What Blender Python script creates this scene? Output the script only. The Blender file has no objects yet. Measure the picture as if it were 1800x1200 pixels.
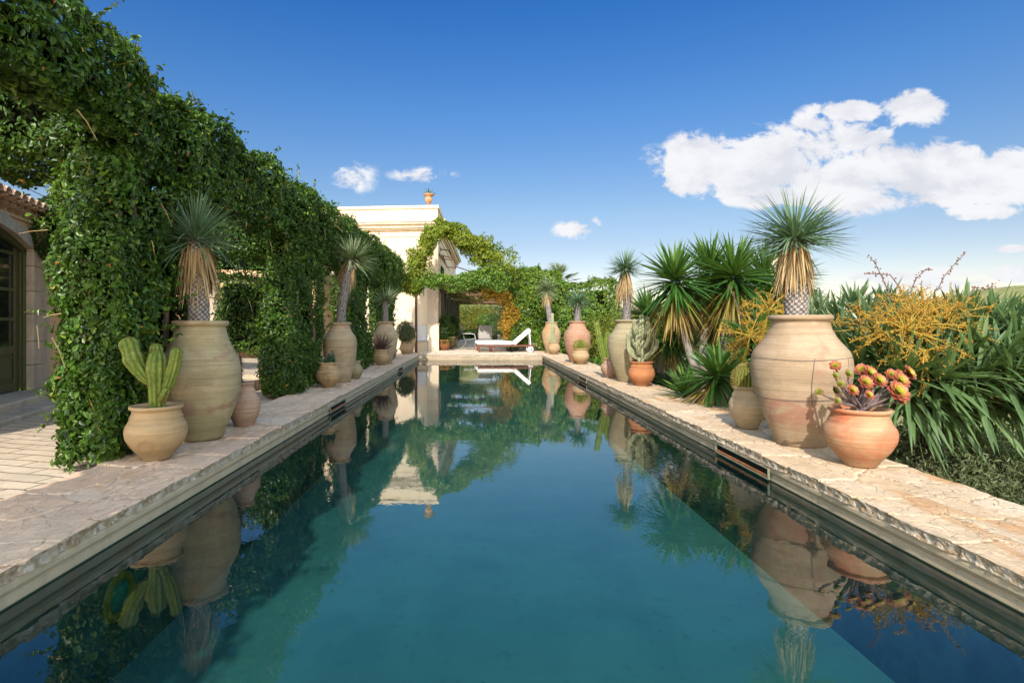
import bpy, math, random
import numpy as np
R = math.radians
rng = np.random.default_rng(7)
random.seed(7)
scene = bpy.context.scene
COL = scene.collection
F = 1000.0; CX = 837.5; CY = 571.5          # the photograph's focal length and optical centre, used to read sizes off it
def PX(px, Y): return (px - CX) / F * Y
def PZ(py, Y): return 1.0 + (CY - py) / F * Y

# ------------------------------------------------------------------ noise
def _hash(ix, iy, iz, seed):
    h = (ix * 374761393 + iy * 668265263 + iz * 2147483647 + seed * 974634777) & 0xFFFFFFFF
    h = ((h ^ (h >> 13)) * 1274126177) & 0xFFFFFFFF
    h = ((h ^ (h >> 16)) * 2246822519) & 0xFFFFFFFF
    return ((h ^ (h >> 15)) & 0xFFFFFF) / float(0xFFFFFF)
def vnoise(P, scale=1.0, seed=0):
    Q = np.asarray(P, float) * scale + 1000.0
    I = np.floor(Q).astype(np.int64); f = Q - I; f = f * f * (3 - 2 * f)
    o = 0
    for dx in (0, 1):
        for dy in (0, 1):
            for dz in (0, 1):
                w = (f[..., 0] if dx else 1 - f[..., 0]) * (f[..., 1] if dy else 1 - f[..., 1]) * (f[..., 2] if dz else 1 - f[..., 2])
                o = o + w * _hash(I[..., 0] + dx, I[..., 1] + dy, I[..., 2] + dz, seed)
    return o * 2 - 1
def fbm(P, scale=1.0, seed=0, octs=3):
    o = 0; a = 1; t = 0
    for k in range(octs):
        o = o + a * vnoise(P, scale * 2 ** k, seed + k * 17); t += a; a *= .5
    return o / t
def unit(V):
    V = np.asarray(V, float)
    return V / np.maximum(np.linalg.norm(V, axis=-1, keepdims=True), 1e-9)

# ------------------------------------------------------------------ mesh building
class MB:
    def __init__(s): s.v = []; s.q = []; s.t = []; s.n = []; s.r = []; s.qm = []; s.tm = []; s.c = 0; s.ng = []
    def add(s, V, Fc, m=0, r=0.5):
        V = np.asarray(V, float).reshape(-1, 3)
        r = np.broadcast_to(np.asarray(r, float), (len(V),))
        s.v.append(V); s.r.append(r)
        Fc = Fc if isinstance(Fc, (list, tuple)) else [Fc]
        for f in Fc:
            f = np.asarray(f, int)
            if f.ndim == 1: f = f[None]
            if f.size == 0: continue
            if f.shape[1] == 4: s.q.append(f + s.c); s.qm.append(np.full(len(f), m))
            elif f.shape[1] == 3: s.t.append(f + s.c); s.tm.append(np.full(len(f), m))
            else:
                for g in f: s.ng.append((list(g + s.c), m))
        s.c += len(V); return s
    def move(s, off):
        for i in range(len(s.v)): s.v[i] = s.v[i] + np.asarray(off)
        return s
    def build(s, name, mats, parent=None, smooth=False, loc=None):
        if not isinstance(mats, (list, tuple)): mats = [mats]
        V = np.concatenate(s.v); r = np.concatenate(s.r)
        q = np.concatenate(s.q) if s.q else np.zeros((0, 4), int)
        t = np.concatenate(s.t) if s.t else np.zeros((0, 3), int)
        ngv = [i for g, _ in s.ng for i in g]
        idx = np.concatenate([q.ravel(), t.ravel(), np.array(ngv, int)])
        tot = np.concatenate([np.full(len(q), 4), np.full(len(t), 3), np.array([len(g) for g, _ in s.ng], int)]).astype(int)
        st = np.concatenate([[0], np.cumsum(tot)[:-1]]).astype(int)
        mi = np.concatenate((s.qm or [np.zeros(0, int)]) + (s.tm or [np.zeros(0, int)]) + [np.array([m for _, m in s.ng], int)]).astype(int)
        me = bpy.data.meshes.new(name)
        me.vertices.add(len(V)); me.vertices.foreach_set('co', V.ravel())
        me.loops.add(len(idx)); me.polygons.add(len(tot))
        me.loops.foreach_set('vertex_index', idx)
        me.polygons.foreach_set('loop_start', st)
        me.polygons.foreach_set('material_index', mi)
        me.polygons.foreach_set('use_smooth', np.full(len(tot), bool(smooth)))
        me.update(calc_edges=True)
        a = me.attributes.new('rnd', 'FLOAT', 'POINT'); a.data.foreach_set('value', r.astype(np.float32))
        for m in mats: me.materials.append(m)
        o = bpy.data.objects.new(name, me); COL.objects.link(o)
        if parent is not None: o.parent = parent
        if loc is not None: o.location = loc
        return o

def grid_faces(nu, nv, closed_u=False, closed_v=False):
    iu = np.arange(nu if closed_u else nu - 1); iv = np.arange(nv if closed_v else nv - 1)
    a, b = np.meshgrid(iu, iv, indexing='ij'); a = a.ravel(); b = b.ravel()
    a2 = (a + 1) % nu; b2 = (b + 1) % nv
    return np.stack([a * nv + b, a2 * nv + b, a2 * nv + b2, a * nv + b2], 1)
def box(mb, x0, x1, y0, y1, z0, z1, m=0, r=.5, bev=0.0):
    if bev <= 0:
        V = [(x0, y0, z0), (x1, y0, z0), (x1, y1, z0), (x0, y1, z0), (x0, y0, z1), (x1, y0, z1), (x1, y1, z1), (x0, y1, z1)]
        mb.add(V, np.array([(0, 3, 2, 1), (4, 5, 6, 7), (0, 1, 5, 4), (1, 2, 6, 5), (2, 3, 7, 6), (3, 0, 4, 7)]), m, r); return mb
    b = min(bev, (x1 - x0) / 3, (y1 - y0) / 3, (z1 - z0) / 3)
    V = []; I = {}
    for sx in (0, 1):
        for sy in (0, 1):
            for sz in (0, 1):
                X = (x0, x1)[sx]; Y = (y0, y1)[sy]; Z = (z0, z1)[sz]
                ix = X + (b if sx == 0 else -b); iy = Y + (b if sy == 0 else -b); iz = Z + (b if sz == 0 else -b)
                for ax, p in enumerate(((X, iy, iz), (ix, Y, iz), (ix, iy, Z))):
                    I[(sx, sy, sz, ax)] = len(V); V.append(p)
    q = []; t = []
    for ax in range(3):
        o1, o2 = [k for k in range(3) if k != ax]
        for s in (0, 1):
            f = []
            for (a, c) in ((0, 0), (1, 0), (1, 1), (0, 1)):
                k = [0, 0, 0]; k[ax] = s; k[o1] = a; k[o2] = c; f.append(I[tuple(k) + (ax,)])
            q.append(f)
        for a in (0, 1):
            for c in (0, 1):
                k0 = [0, 0, 0]; k0[o1] = a; k0[o2] = c; k1 = list(k0); k1[ax] = 1
                q.append([I[tuple(k0) + (o1,)], I[tuple(k1) + (o1,)], I[tuple(k1) + (o2,)], I[tuple(k0) + (o2,)]])
    for sx in (0, 1):
        for sy in (0, 1):
            for sz in (0, 1): t.append([I[(sx, sy, sz, 0)], I[(sx, sy, sz, 1)], I[(sx, sy, sz, 2)]])
    mb.add(V, [np.array(q), np.array(t)], m, r); return mb
def prism(mb, pts, z0, z1, m=0, r=.5):
    n = len(pts); V = [(x, y, z0) for x, y in pts] + [(x, y, z1) for x, y in pts]
    side = np.array([(i, (i + 1) % n, n + (i + 1) % n, n + i) for i in range(n)])
    mb.add(V, [side], m, r)
    base = mb.c - 2 * n
    mb.ng.append(([base + i for i in range(n - 1, -1, -1)], m)); mb.ng.append(([base + n + i for i in range(n)], m))
    return mb
def lathe(mb, prof, n=48, c=(0, 0, 0), m=0, r=.5, wob=0.0, seed=0, cap=True):
    prof = np.asarray(prof, float); th = np.linspace(0, 2 * np.pi, n, endpoint=False)
    rr = prof[:, 0][:, None] * np.ones(n)
    zz = prof[:, 1][:, None] * np.ones(n)
    if wob > 0:
        Q = np.stack([np.cos(th)[None] * np.ones_like(rr), np.sin(th)[None] * np.ones_like(rr), zz * 2.2], -1)
        rr = rr * (1 + wob * vnoise(Q, 1.3, seed) + wob * .25 * vnoise(Q * np.array([.4, .4, 14]), 1.0, seed + 3))
    V = np.stack([rr * np.cos(th) + c[0], rr * np.sin(th) + c[1], zz + c[2]], -1)
    f = grid_faces(len(prof), n, closed_v=True)[:, ::-1]
    if np.ndim(r) == 1: r = np.repeat(r, n)
    mb.add(V.reshape(-1, 3), f, m, r)
    return mb
def frames(P):
    P = np.asarray(P, float); T = unit(np.gradient(P, axis=0))
    up = np.array([0, 0, 1.0]) if abs(T[0, 2]) < .9 else np.array([1.0, 0, 0])
    N = [unit(np.cross(T[0], np.cross(up, T[0])))]
    for i in range(1, len(P)):
        n = N[-1] - T[i] * np.dot(N[-1], T[i]); N.append(unit(n))
    N = np.array(N); return T, N, np.cross(T, N)
def tube(mb, P, rad, n=10, m=0, r=.5, ribs=0, ribd=0.0, cap=True, dia=None):
    P = np.asarray(P, float); rad = np.broadcast_to(np.asarray(rad, float), (len(P),))
    T, N, B = frames(P); th = np.linspace(0, 2 * np.pi, n, endpoint=False)
    k = 1 + (ribd * (np.abs(np.cos(ribs * th / 2)) * 2 - 1) if ribs else 0 * th)
    rr = rad[:, None] * k[None]
    V = P[:, None] + rr[..., None] * (np.cos(th)[None, :, None] * N[:, None] + np.sin(th)[None, :, None] * B[:, None])
    rv = r if np.ndim(r) == 0 else np.repeat(r, n)
    if ribs and np.ndim(r) == 0: rv = np.tile(np.clip(.5 + (k - 1) / max(ribd, 1e-3) * .2, 0, 1), len(P)) + np.repeat(.16 * vnoise(P, 22, 9), n)
    base = mb.c
    mb.add(V.reshape(-1, 3), grid_faces(len(P), n, closed_v=True), m, rv)
    if cap:
        mb.ng.append(([base + i for i in range(n - 1, -1, -1)], m)); mb.ng.append(([base + (len(P) - 1) * n + i for i in range(n)], m))
    return mb
def ribbons(mb, P, D, L, W, droop=0.3, seg=4, fold=0.25, m=0, r=None, wprof=None, side=None, grav=(0, 0, -1)):
    """long narrow leaves: P base points, D directions, L lengths, W widths"""
    P = np.asarray(P, float); D = unit(D); n = len(P)
    L = np.broadcast_to(np.asarray(L, float), (n,)); W = np.broadcast_to(np.asarray(W, float), (n,)); droop = np.broadcast_to(np.asarray(droop, float), (n,))
    if side is None:
        side = np.cross(D, np.tile([0, 0, 1.0], (n, 1))); bad = np.linalg.norm(side, axis=1) < .1
        side[bad] = [1, 0, 0]; side = side + rng.normal(0, .25, (n, 3)); side = unit(side - D * np.sum(side * D, 1)[:, None])
    t = np.linspace(0, 1, seg + 1)
    if wprof is None: wprof = np.array([.6] + [1 - .1 * (k / seg) for k in range(1, seg)] + [.04]); wprof[1:-1] *= np.linspace(1, .6, seg - 1) if seg > 2 else 1
    wp = np.interp(t, np.linspace(0, 1, len(wprof)), wprof)
    g = np.asarray(grav, float)
    C = P[:, None] + D[:, None] * (t[None, :, None] * L[:, None, None]) + g[None, None] * (droop[:, None, None] * (t ** 2)[None, :, None] * L[:, None, None])
    Tn = unit(np.gradient(C, axis=1)); S = side[:, None] * np.ones_like(C); Nn = unit(np.cross(S, Tn)); S = unit(np.cross(Tn, Nn))
    hw = (W[:, None] * wp[None])[..., None] * .5
    rr = rng.random(n) if r is None else np.broadcast_to(np.asarray(r, float), (n,))
    if fold > 0:
        V = np.stack([C - S * hw + Nn * hw * fold, C, C + S * hw + Nn * hw * fold], 2); k = 3
    else:
        V = np.stack([C - S * hw, C + S * hw], 2); k = 2
    f0 = grid_faces(seg + 1, k); off = (np.arange(n) * (seg + 1) * k)[:, None, None]
    mb.add(V.reshape(-1, 3), (f0[None] + off).reshape(-1, 4), m, np.repeat(rr, (seg + 1) * k))
    return mb
def leaves(mb, P, Nrm, size, m=1, aspect=.5, jitter=.6, hang=.3, r=None):
    """small oval folded leaves, one per point"""
    P = np.asarray(P, float); n = len(P)
    size = np.broadcast_to(np.asarray(size, float), (n,)) * rng.uniform(.5, 1.4, n)
    N = unit(unit(Nrm) + rng.normal(0, jitter, (n, 3)) + np.array([0, 0, .25]))
    D = rng.normal(0, 1, (n, 3)) + np.array([0, 0, -hang]); D = unit(D - N * np.sum(D * N, 1)[:, None]); S = np.cross(N, D)
    s = size[:, None]; w = s * aspect * .5; lift = s * .10
    b = P - D * s * .5
    V = np.stack([b, b + D * s * .3 - S * w + N * lift, b + D * s * .7 - S * w * .8 + N * lift * .8, b + D * s - N * lift * .6,
                  b + D * s * .7 + S * w * .8 + N * lift * .8, b + D * s * .3 + S * w + N * lift], 1)
    f0 = np.array([(0, 1, 2, 3), (0, 3, 4, 5)]); off = (np.arange(n) * 6)[:, None, None]
    rr = rng.random(n) if r is None else r
    mb.add(V.reshape(-1, 3), (f0[None] + off).reshape(-1, 4), m, np.repeat(rr, 6)); return mb
def octas(mb, P, rad, m=0, r=None):
    P = np.asarray(P, float); n = len(P); rad = np.broadcast_to(np.asarray(rad, float), (n,))[:, None, None]
    O = np.array([(1, 0, 0), (-1, 0, 0), (0, 1, 0), (0, -1, 0), (0, 0, 1), (0, 0, -1)], float)
    f0 = np.array([(0, 2, 4), (2, 1, 4), (1, 3, 4), (3, 0, 4), (2, 0, 5), (1, 2, 5), (3, 1, 5), (0, 3, 5)])
    V = P[:, None] + O[None] * rad; off = (np.arange(n) * 6)[:, None, None]
    mb.add(V.reshape(-1, 3), (f0[None] + off).reshape(-1, 3), m, np.repeat(rng.random(n) if r is None else r, 6)); return mb

# ------------------------------------------------------------------ tagging
def tag(o, label=None, cat=None, group=None, kind=None):
    if label: o['label'] = label
    if cat: o['category'] = cat
    if group: o['group'] = group
    if kind: o['kind'] = kind
    return o
def thing(name, label, cat, loc=(0, 0, 0), rz=0, group=None):
    o = bpy.data.objects.new(name, None); o.empty_display_size = .1; COL.objects.link(o)
    o.location = loc; o.rotation_euler = (0, 0, rz); return tag(o, label, cat, group)
def struct(o): return tag(o, kind='structure')

# ------------------------------------------------------------------ materials
def newmat(name):
    m = bpy.data.materials.new(name); m.use_nodes = True; nt = m.node_tree; nt.nodes.clear()
    out = nt.nodes.new('ShaderNodeOutputMaterial'); return m, nt, out
def nd(nt, t, **kw):
    n = nt.nodes.new(t)
    for k, v in kw.items():
        if k in n.inputs: n.inputs[k].default_value = v
        else: setattr(n, k, v)
    return n
def lk(nt, a, b): nt.links.new(a, b)
def ramp(nt, stops, interp='LINEAR'):
    n = nt.nodes.new('ShaderNodeValToRGB'); cr = n.color_ramp; cr.interpolation = interp
    while len(cr.elements) > 1: cr.elements.remove(cr.elements[0])
    cr.elements[0].position = stops[0][0]; cr.elements[0].color = tuple(stops[0][1]) + (1,)
    for p, c in stops[1:]:
        e = cr.elements.new(p); e.color = tuple(c) + (1,)
    return n
def c3(c): return tuple(c) + (1,)
def principled(nt, out, rough=.8, spec=.3):
    b = nt.nodes.new('ShaderNodeBsdfPrincipled'); b.inputs['Roughness'].default_value = rough
    b.inputs['Specular IOR Level'].default_value = spec; lk(nt, b.outputs[0], out.inputs[0]); return b
def mixc(nt, fac, a, b, mode='MIX'):
    n = nt.nodes.new('ShaderNodeMix'); n.data_type = 'RGBA'; n.blend_type = mode
    for s, v in ((0, fac), (6, a), (7, b)):
        if isinstance(v, (int, float)): n.inputs[s].default_value = v
        elif isinstance(v, tuple): n.inputs[s].default_value = c3(v) if len(v) == 3 else v
        else: lk(nt, v, n.inputs[s])
    return n.outputs[2]
def noise(nt, vec, scale, detail=4, rough=.55, dist=0):
    n = nd(nt, 'ShaderNodeTexNoise', Scale=scale, Detail=detail, Roughness=rough, Distortion=dist); lk(nt, vec, n.inputs['Vector']); return n.outputs[0]
def mapv(nt, scale=(1, 1, 1), loc=(0, 0, 0), rot=(0, 0, 0), coord='Object'):
    tc = nt.nodes.new('ShaderNodeTexCoord'); mp = nt.nodes.new('ShaderNodeMapping'); lk(nt, tc.outputs[coord], mp.inputs[0])
    mp.inputs['Scale'].default_value = scale; mp.inputs['Location'].default_value = loc; mp.inputs['Rotation'].default_value = rot; return mp.outputs[0]
def mr(nt, v, a, b, c=0, d=1, smooth=True):
    n = nt.nodes.new('ShaderNodeMapRange'); n.interpolation_type = 'SMOOTHSTEP' if smooth else 'LINEAR'
    lk(nt, v, n.inputs[0]); n.inputs[1].default_value = a; n.inputs[2].default_value = b; n.inputs[3].default_value = c; n.inputs[4].default_value = d
    return n.outputs[0]
def mth(nt, op, a, b=None):
    n = nt.nodes.new('ShaderNodeMath'); n.operation = op
    for i, v in enumerate((a, b)):
        if v is None: continue
        if isinstance(v, (int, float)): n.inputs[i].default_value = v
        else: lk(nt, v, n.inputs[i])
    return n.outputs[0]
def bump(nt, h, b, dist=.01, strength=.6):
    n = nd(nt, 'ShaderNodeBump', Strength=strength, Distance=dist); lk(nt, h, n.inputs['Height']); lk(nt, n.outputs[0], b.inputs['Normal'])
def attr(nt, name='rnd'):
    n = nt.nodes.new('ShaderNodeAttribute'); n.attribute_name = name; return n.outputs['Fac']

def m_leaf(name, cols, rough=.4, trans=.25, spec=.4):
    m, nt, out = newmat(name); a = attr(nt)
    k = len(cols); rp = ramp(nt, [(i / (k - 1), c) for i, c in enumerate(cols)]); lk(nt, a, rp.inputs[0])
    v = mapv(nt); n = noise(nt, v, 3.0, 2); col = mixc(nt, mr(nt, n, .35, .7, 0, .5), rp.outputs[0], tuple(x * 1.35 for x in cols[len(cols) // 2]))
    b = nt.nodes.new('ShaderNodeBsdfPrincipled'); b.inputs['Roughness'].default_value = rough; b.inputs['Specular IOR Level'].default_value = spec
    lk(nt, col, b.inputs['Base Color'])
    t = nt.nodes.new('ShaderNodeBsdfTranslucent'); tc = mixc(nt, .5, col, (.25, .35, .04)); lk(nt, tc, t.inputs[0])
    mx = nt.nodes.new('ShaderNodeMixShader'); mx.inputs[0].default_value = trans; lk(nt, b.outputs[0], mx.inputs[1]); lk(nt, t.outputs[0], mx.inputs[2]); lk(nt, mx.outputs[0], out.inputs[0])
    return m
def m_simple(name, c, rough=.7, spec=.3, var=.25, scale=8, c2=None, bmp=0, metal=0, stretch=(1, 1, 1)):
    m, nt, out = newmat(name); b = principled(nt, out, rough, spec); b.inputs['Metallic'].default_value = metal
    v = mapv(nt, stretch); n = noise(nt, v, scale, 5, .6)
    c2 = c2 or tuple(x * (1 - var) for x in c)
    lk(nt, mixc(nt, mr(nt, n, .35, .68), c, c2), b.inputs['Base Color'])
    if bmp: bump(nt, n, b, bmp)
    return m
def m_attr(name, cols, rough=.7, spec=.3, scale=10, var=.35, bmp=0):
    m, nt, out = newmat(name); b = principled(nt, out, rough, spec); a = attr(nt); k = len(cols)
    rp = ramp(nt, [(i / (k - 1), c) for i, c in enumerate(cols)]); lk(nt, a, rp.inputs[0])
    n = noise(nt, mapv(nt), scale, 4); lk(nt, mixc(nt, mr(nt, n, .3, .7, 0, var), rp.outputs[0], mixc(nt, .6, rp.outputs[0], (.02, .015, .01))), b.inputs['Base Color'])
    if bmp: bump(nt, n, b, bmp)
    return m
def m_clay(name, base, dark, stain, seed=0, stain_amt=.5):
    """thrown clay: fine turning lines, soft firing blotches, lime bloom, a rough matte skin"""
    m, nt, out = newmat(name); b = principled(nt, out, .85, .2)
    o = (seed * 3.1, seed * 1.7, seed * .37)
    big = noise(nt, mapv(nt, (1.6, 1.6, 2.2), o), 2.0, 4, .6, .4)
    lines = noise(nt, mapv(nt, (1.0, 1.0, 55), o), 1.6, 3, .6, .1)
    lines2 = noise(nt, mapv(nt, (.5, .5, 16), o), 2.0, 3, .6, .2)
    st = noise(nt, mapv(nt, (1.2, 1.2, 1.5), (o[0] + 9, o[1], o[2])), 2.3, 5, .62, .6)
    bloom = noise(nt, mapv(nt, (3, 3, 6), (o[0], o[1] + 5, o[2])), 3, 5, .7, .3)
    fine = noise(nt, mapv(nt, (1, 1, 2)), 42, 4, .7)
    col = mixc(nt, mr(nt, big, .42, .58), base, dark)
    col = mixc(nt, mr(nt, lines2, .42, .66, 0, .42), col, tuple(x * .70 for x in dark))
    col = mixc(nt, mr(nt, lines, .48, .68, 0, .4), col, tuple(x * .6 for x in dark))
    col = mixc(nt, mr(nt, st, .56 - .09 * stain_amt, .68, 0, .85), col, stain)
    col = mixc(nt, mr(nt, bloom, .55, .78, 0, .5), col, tuple(min(1, x * 1.22 + .03) for x in base))
    col = mixc(nt, mr(nt, fine, .62, .74, 0, .6), col, tuple(x * .42 for x in dark))
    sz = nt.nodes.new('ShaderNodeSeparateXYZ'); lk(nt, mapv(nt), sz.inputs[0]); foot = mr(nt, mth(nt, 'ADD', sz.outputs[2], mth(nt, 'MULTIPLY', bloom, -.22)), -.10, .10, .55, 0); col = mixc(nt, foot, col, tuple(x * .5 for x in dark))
    lk(nt, col, b.inputs['Base Color'])
    h = mth(nt, 'ADD', mth(nt, 'MULTIPLY', lines, 1.0), mth(nt, 'MULTIPLY', fine, .35)); bump(nt, h, b, .006, .55)
    return m
def m_coping(name, cols, stain, joint):
    m, nt, out = newmat(name); b = principled(nt, out, .8, .25)
    a = attr(nt); v = mapv(nt)
    rp = ramp(nt, [(0, joint), (.06, joint), (.12, cols[0]), (.4, cols[1]), (.7, cols[2]), (1, cols[3])]); lk(nt, a, rp.inputs[0])
    n1 = noise(nt, mapv(nt, (2.2, .9, 2)), 3.2, 6, .65, .5); n2 = noise(nt, v, 26, 6, .75, .3); n3 = noise(nt, mapv(nt, (1.6, .5, 1)), 1.7, 5, .65, 1.0)
    n4 = noise(nt, mapv(nt, (7, 1.6, 3), (0, 0, 0), (0, 0, .35)), 4, 5, .7, .5)
    col = mixc(nt, mr(nt, n1, .38, .66, 0, .6), rp.outputs[0], tuple(min(1, x * 1.25) for x in cols[1]))
    col = mixc(nt, mr(nt, n3, .54, .68, 0, .7), col, stain)
    col = mixc(nt, mr(nt, n4, .56, .70, 0, .4), col, tuple(x * .55 for x in cols[2]))
    col = mixc(nt, mr(nt, n2, .56, .72, 0, .45), col, tuple(x * .5 for x in cols[0]))
    col = mixc(nt, mr(nt, a, .0, .09, .75, 0), col, joint)
    lk(nt, col, b.inputs['Base Color'])
    vo = nd(nt, 'ShaderNodeTexVoronoi', feature='DISTANCE_TO_EDGE', Scale=5.5); wn = nd(nt, 'ShaderNodeTexNoise', Scale=4.0, Detail=4.0); wv = mapv(nt, (1.3, .8, 1)); lk(nt, wv, wn.inputs['Vector'])
    ma = nt.nodes.new('ShaderNodeVectorMath'); ma.operation = 'MULTIPLY_ADD'; lk(nt, wn.outputs[1], ma.inputs[0]); ma.inputs[1].default_value = (.5, .5, 0); lk(nt, wv, ma.inputs[2]); lk(nt, ma.outputs[0], vo.inputs['Vector'])
    crack = mth(nt, 'MULTIPLY', mr(nt, vo.outputs['Distance'], .0, .03, 1, 0), mr(nt, n1, .42, .6, 0, 1)); col = mixc(nt, mth(nt, 'MULTIPLY', crack, .3), col, joint); lk(nt, col, b.inputs['Base Color'])
    h = mth(nt, 'ADD', mth(nt, 'MULTIPLY', n2, .6), mth(nt, 'ADD', n1, mth(nt, 'MULTIPLY', n4, .8))); h = mth(nt, 'SUBTRACT', h, mth(nt, 'MULTIPLY', crack, .5)); bump(nt, h, b, .02, .9)
    return m

M = {}
M['leaf_hedge'] = m_leaf('hedge_leaf', [(.008, .022, .004), (.016, .046, .006), (.038, .092, .009), (.080, .155, .014), (.18, .26, .025)], .36, .2, .35)
M['core'] = m_simple('dark_shade_core', (.010, .014, .006), .95, .02, .5, 14)  # near-black solid core: stands in for shade inside the foliage and blocks light
M['leaf_dead'] = m_leaf('withered_leaf', [(.3, .13, .05), (.42, .28, .06), (.22, .08, .05)], .6, .2, .2)
M['leaf_vine'] = m_leaf('vine_leaf', [(.045, .10, .008), (.10, .18, .012), (.19, .24, .018), (.16, .17, .016), (.05, .09, .01)], .42, .35, .35)
M['leaf_autumn'] = m_leaf('autumn_vine_leaf', [(.36, .25, .02), (.44, .30, .03), (.38, .17, .03), (.24, .27, .03)], .5, .35, .3)
M['leaf_green'] = m_leaf('bright_leaf', [(.014, .045, .006), (.035, .105, .012), (.09, .18, .018), (.20, .27, .024)], .36, .28, .45)
M['leaf_olive'] = m_leaf('olive_leaf', [(.035, .05, .022), (.065, .085, .034), (.12, .14, .065), (.05, .07, .028)], .5, .2, .35)
M['leaf_yellowbush'] = m_leaf('yellow_green_leaf', [(.04, .075, .008), (.10, .125, .012), (.17, .17, .018), (.2, .135, .018)], .45, .3, .3)
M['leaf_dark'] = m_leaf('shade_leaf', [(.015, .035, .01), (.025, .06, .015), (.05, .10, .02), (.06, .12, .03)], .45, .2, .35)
M['yucca'] = m_leaf('yucca_blade', [(.05, .105, .065), (.08, .155, .09), (.125, .21, .12), (.17, .25, .135)], .42, .15, .4)
M['yucca_pale'] = m_leaf('pale_yucca_blade', [(.08, .125, .065), (.13, .18, .09), (.19, .235, .12), (.22, .25, .14)], .45, .15, .4)
M['yucca_g'] = m_leaf('giant_yucca_blade', [(.012, .042, .010), (.026, .08, .014), (.06, .14, .022), (.16, .25, .045)], .38, .18, .45)
M['yucca_old'] = m_leaf('yellowing_blade', [(.11, .17, .02), (.22, .22, .035), (.32, .21, .06), (.18, .10, .045)], .5, .2, .3)
M['strap'] = m_leaf('strap_leaf', [(.03, .062, .024), (.048, .095, .034), (.08, .14, .046), (.13, .2, .07)], .5, .16, .35)
M['strap2'] = m_leaf('upright_strap_leaf', [(.035, .07, .032), (.055, .10, .045), (.085, .14, .06), (.12, .18, .075)], .38, .18, .45)
M['dry'] = m_leaf('dry_blade', [(.14, .08, .04), (.29, .19, .095), (.40, .29, .15), (.46, .36, .21)], .7, .12, .15)
M['plum'] = m_leaf('plum_blade', [(.07, .035, .04), (.11, .055, .055), (.15, .08, .075)], .5, .1, .35)
M['yellow_stem'] = m_simple('yellow_flower_stalk', (.38, .27, .04), .55, .35, .3, 20)
M['berry'] = m_attr('orange_berry', [(.34, .17, .014), (.42, .24, .02), (.30, .13, .012), (.44, .29, .035)], .45, .4)
M['berry_dark'] = m_attr('purplish_berry', [(.14, .05, .04), (.2, .08, .05), (.26, .12, .05)], .5, .4)
M['white_flower'] = m_simple('white_bloom', (.75, .72, .58), .6, .3)
M['bark'] = m_simple('bark', (.2, .15, .11), .9, .1, .5, 12, bmp=.02, stretch=(1, 1, .3))
M['bark_dark'] = m_simple('dark_brown_bark', (.10, .065, .045), .9, .1, .6, 14, bmp=.03, stretch=(1, 1, .3))
M['bark_grey'] = m_simple('grey_bark', (.26, .23, .20), .9, .1, .5, 16, bmp=.02, stretch=(1, 1, .5))
M['scale'] = m_attr('leaf_scar_trunk', [(.045, .035, .03), (.13, .11, .10), (.27, .25, .245), (.42, .40, .38)], .85, .15, 30, .4)
M['cactus'] = m_attr('cactus_skin', [(.045, .085, .012), (.10, .16, .02), (.16, .22, .035), (.26, .26, .06)], .6, .25, 30, .75, .006)
M['cactus_grey'] = m_attr('grey_cactus_skin', [(.09, .12, .05), (.2, .23, .12), (.32, .34, .2), (.42, .42, .27)], .6, .3, 25, .4)
M['spine'] = m_simple('cactus_spine', (.42, .33, .10), .6, .3)
M['spine_brown'] = m_simple('brown_spine', (.22, .12, .05), .7, .2)
M['soil'] = m_simple('potting_soil', (.09, .06, .045), .95, .1, .5, 40, bmp=.02)
M['succ'] = m_leaf('blue_green_succulent', [(.05, .11, .07), (.09, .16, .10), (.13, .2, .12)], .5, .1, .3)
M['aeo'] = m_attr('rosette_leaf', [(.26, .32, .03), (.34, .27, .04), (.34, .13, .045), (.27, .07, .035), (.14, .03, .025)], .45, .35, 20, .15)
M['aeo_g'] = m_attr('young_rosette_leaf', [(.16, .22, .03), (.16, .18, .03), (.17, .12, .03), (.16, .07, .03)], .45, .35, 20, .15)
M['aeo_stem'] = m_simple('succulent_stem', (.17, .12, .12), .75, .2, .4, 30, bmp=.01)
M['coping_r'] = m_coping('sunny_coping_stone', [(.46, .34, .22), (.56, .43, .29), (.48, .34, .20), (.64, .51, .37)], (.44, .22, .08), (.27, .19, .12))
M['coping_l'] = m_coping('pinkish_coping_stone', [(.62, .44, .30), (.74, .53, .36), (.66, .43, .29), (.78, .59, .43)], (.60, .33, .15), (.38, .25, .15))
M['edge'] = m_simple('split_stone_edge', (.46, .40, .33), .9, .15, .5, 22, (.27, .19, .11), .03)
M['iron'] = m_simple('rusty_iron', (.10, .05, .035), .8, .3, .4, 20)
M['wire'] = m_simple('binding_wire', (.13, .10, .11), .6, .4)
M['frame'] = m_simple('oxidised_brass', (.22, .19, .13), .6, .4, .5, 25, (.12, .16, .12))
M['rustlip'] = m_simple('rust_stained_flap', (.36, .14, .05), .7, .3, .4, 30)
M['dark'] = m_simple('dark_void', (.012, .011, .01), .9, .1)
M['cushion'] = m_simple('white_canvas', (.78, .77, .74), .85, .15, .06, 4)
M['cushion_d'] = m_simple('charcoal_canvas', (.05, .055, .06), .85, .15)
M['redwood'] = m_simple('red_brown_timber', (.16, .07, .045), .7, .2, .4, 10, stretch=(1, .2, 1))
M['sling'] = m_simple('pale_grey_mesh', (.48, .46, .44), .8, .2, .12, 40)
M['wmetal'] = m_simple('white_painted_metal', (.72, .72, .70), .45, .4, .05)
M['gmetal'] = m_simple('grey_painted_metal', (.28, .27, .25), .5, .4, .1)
M['greenpost'] = m_simple('dark_green_timber', (.045, .05, .03), .6, .3, .4, 8, stretch=(1, 1, .2))
M['brownbeam'] = m_simple('weathered_brown_timber', (.17, .085, .055), .75, .2, .4, 8)
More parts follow.
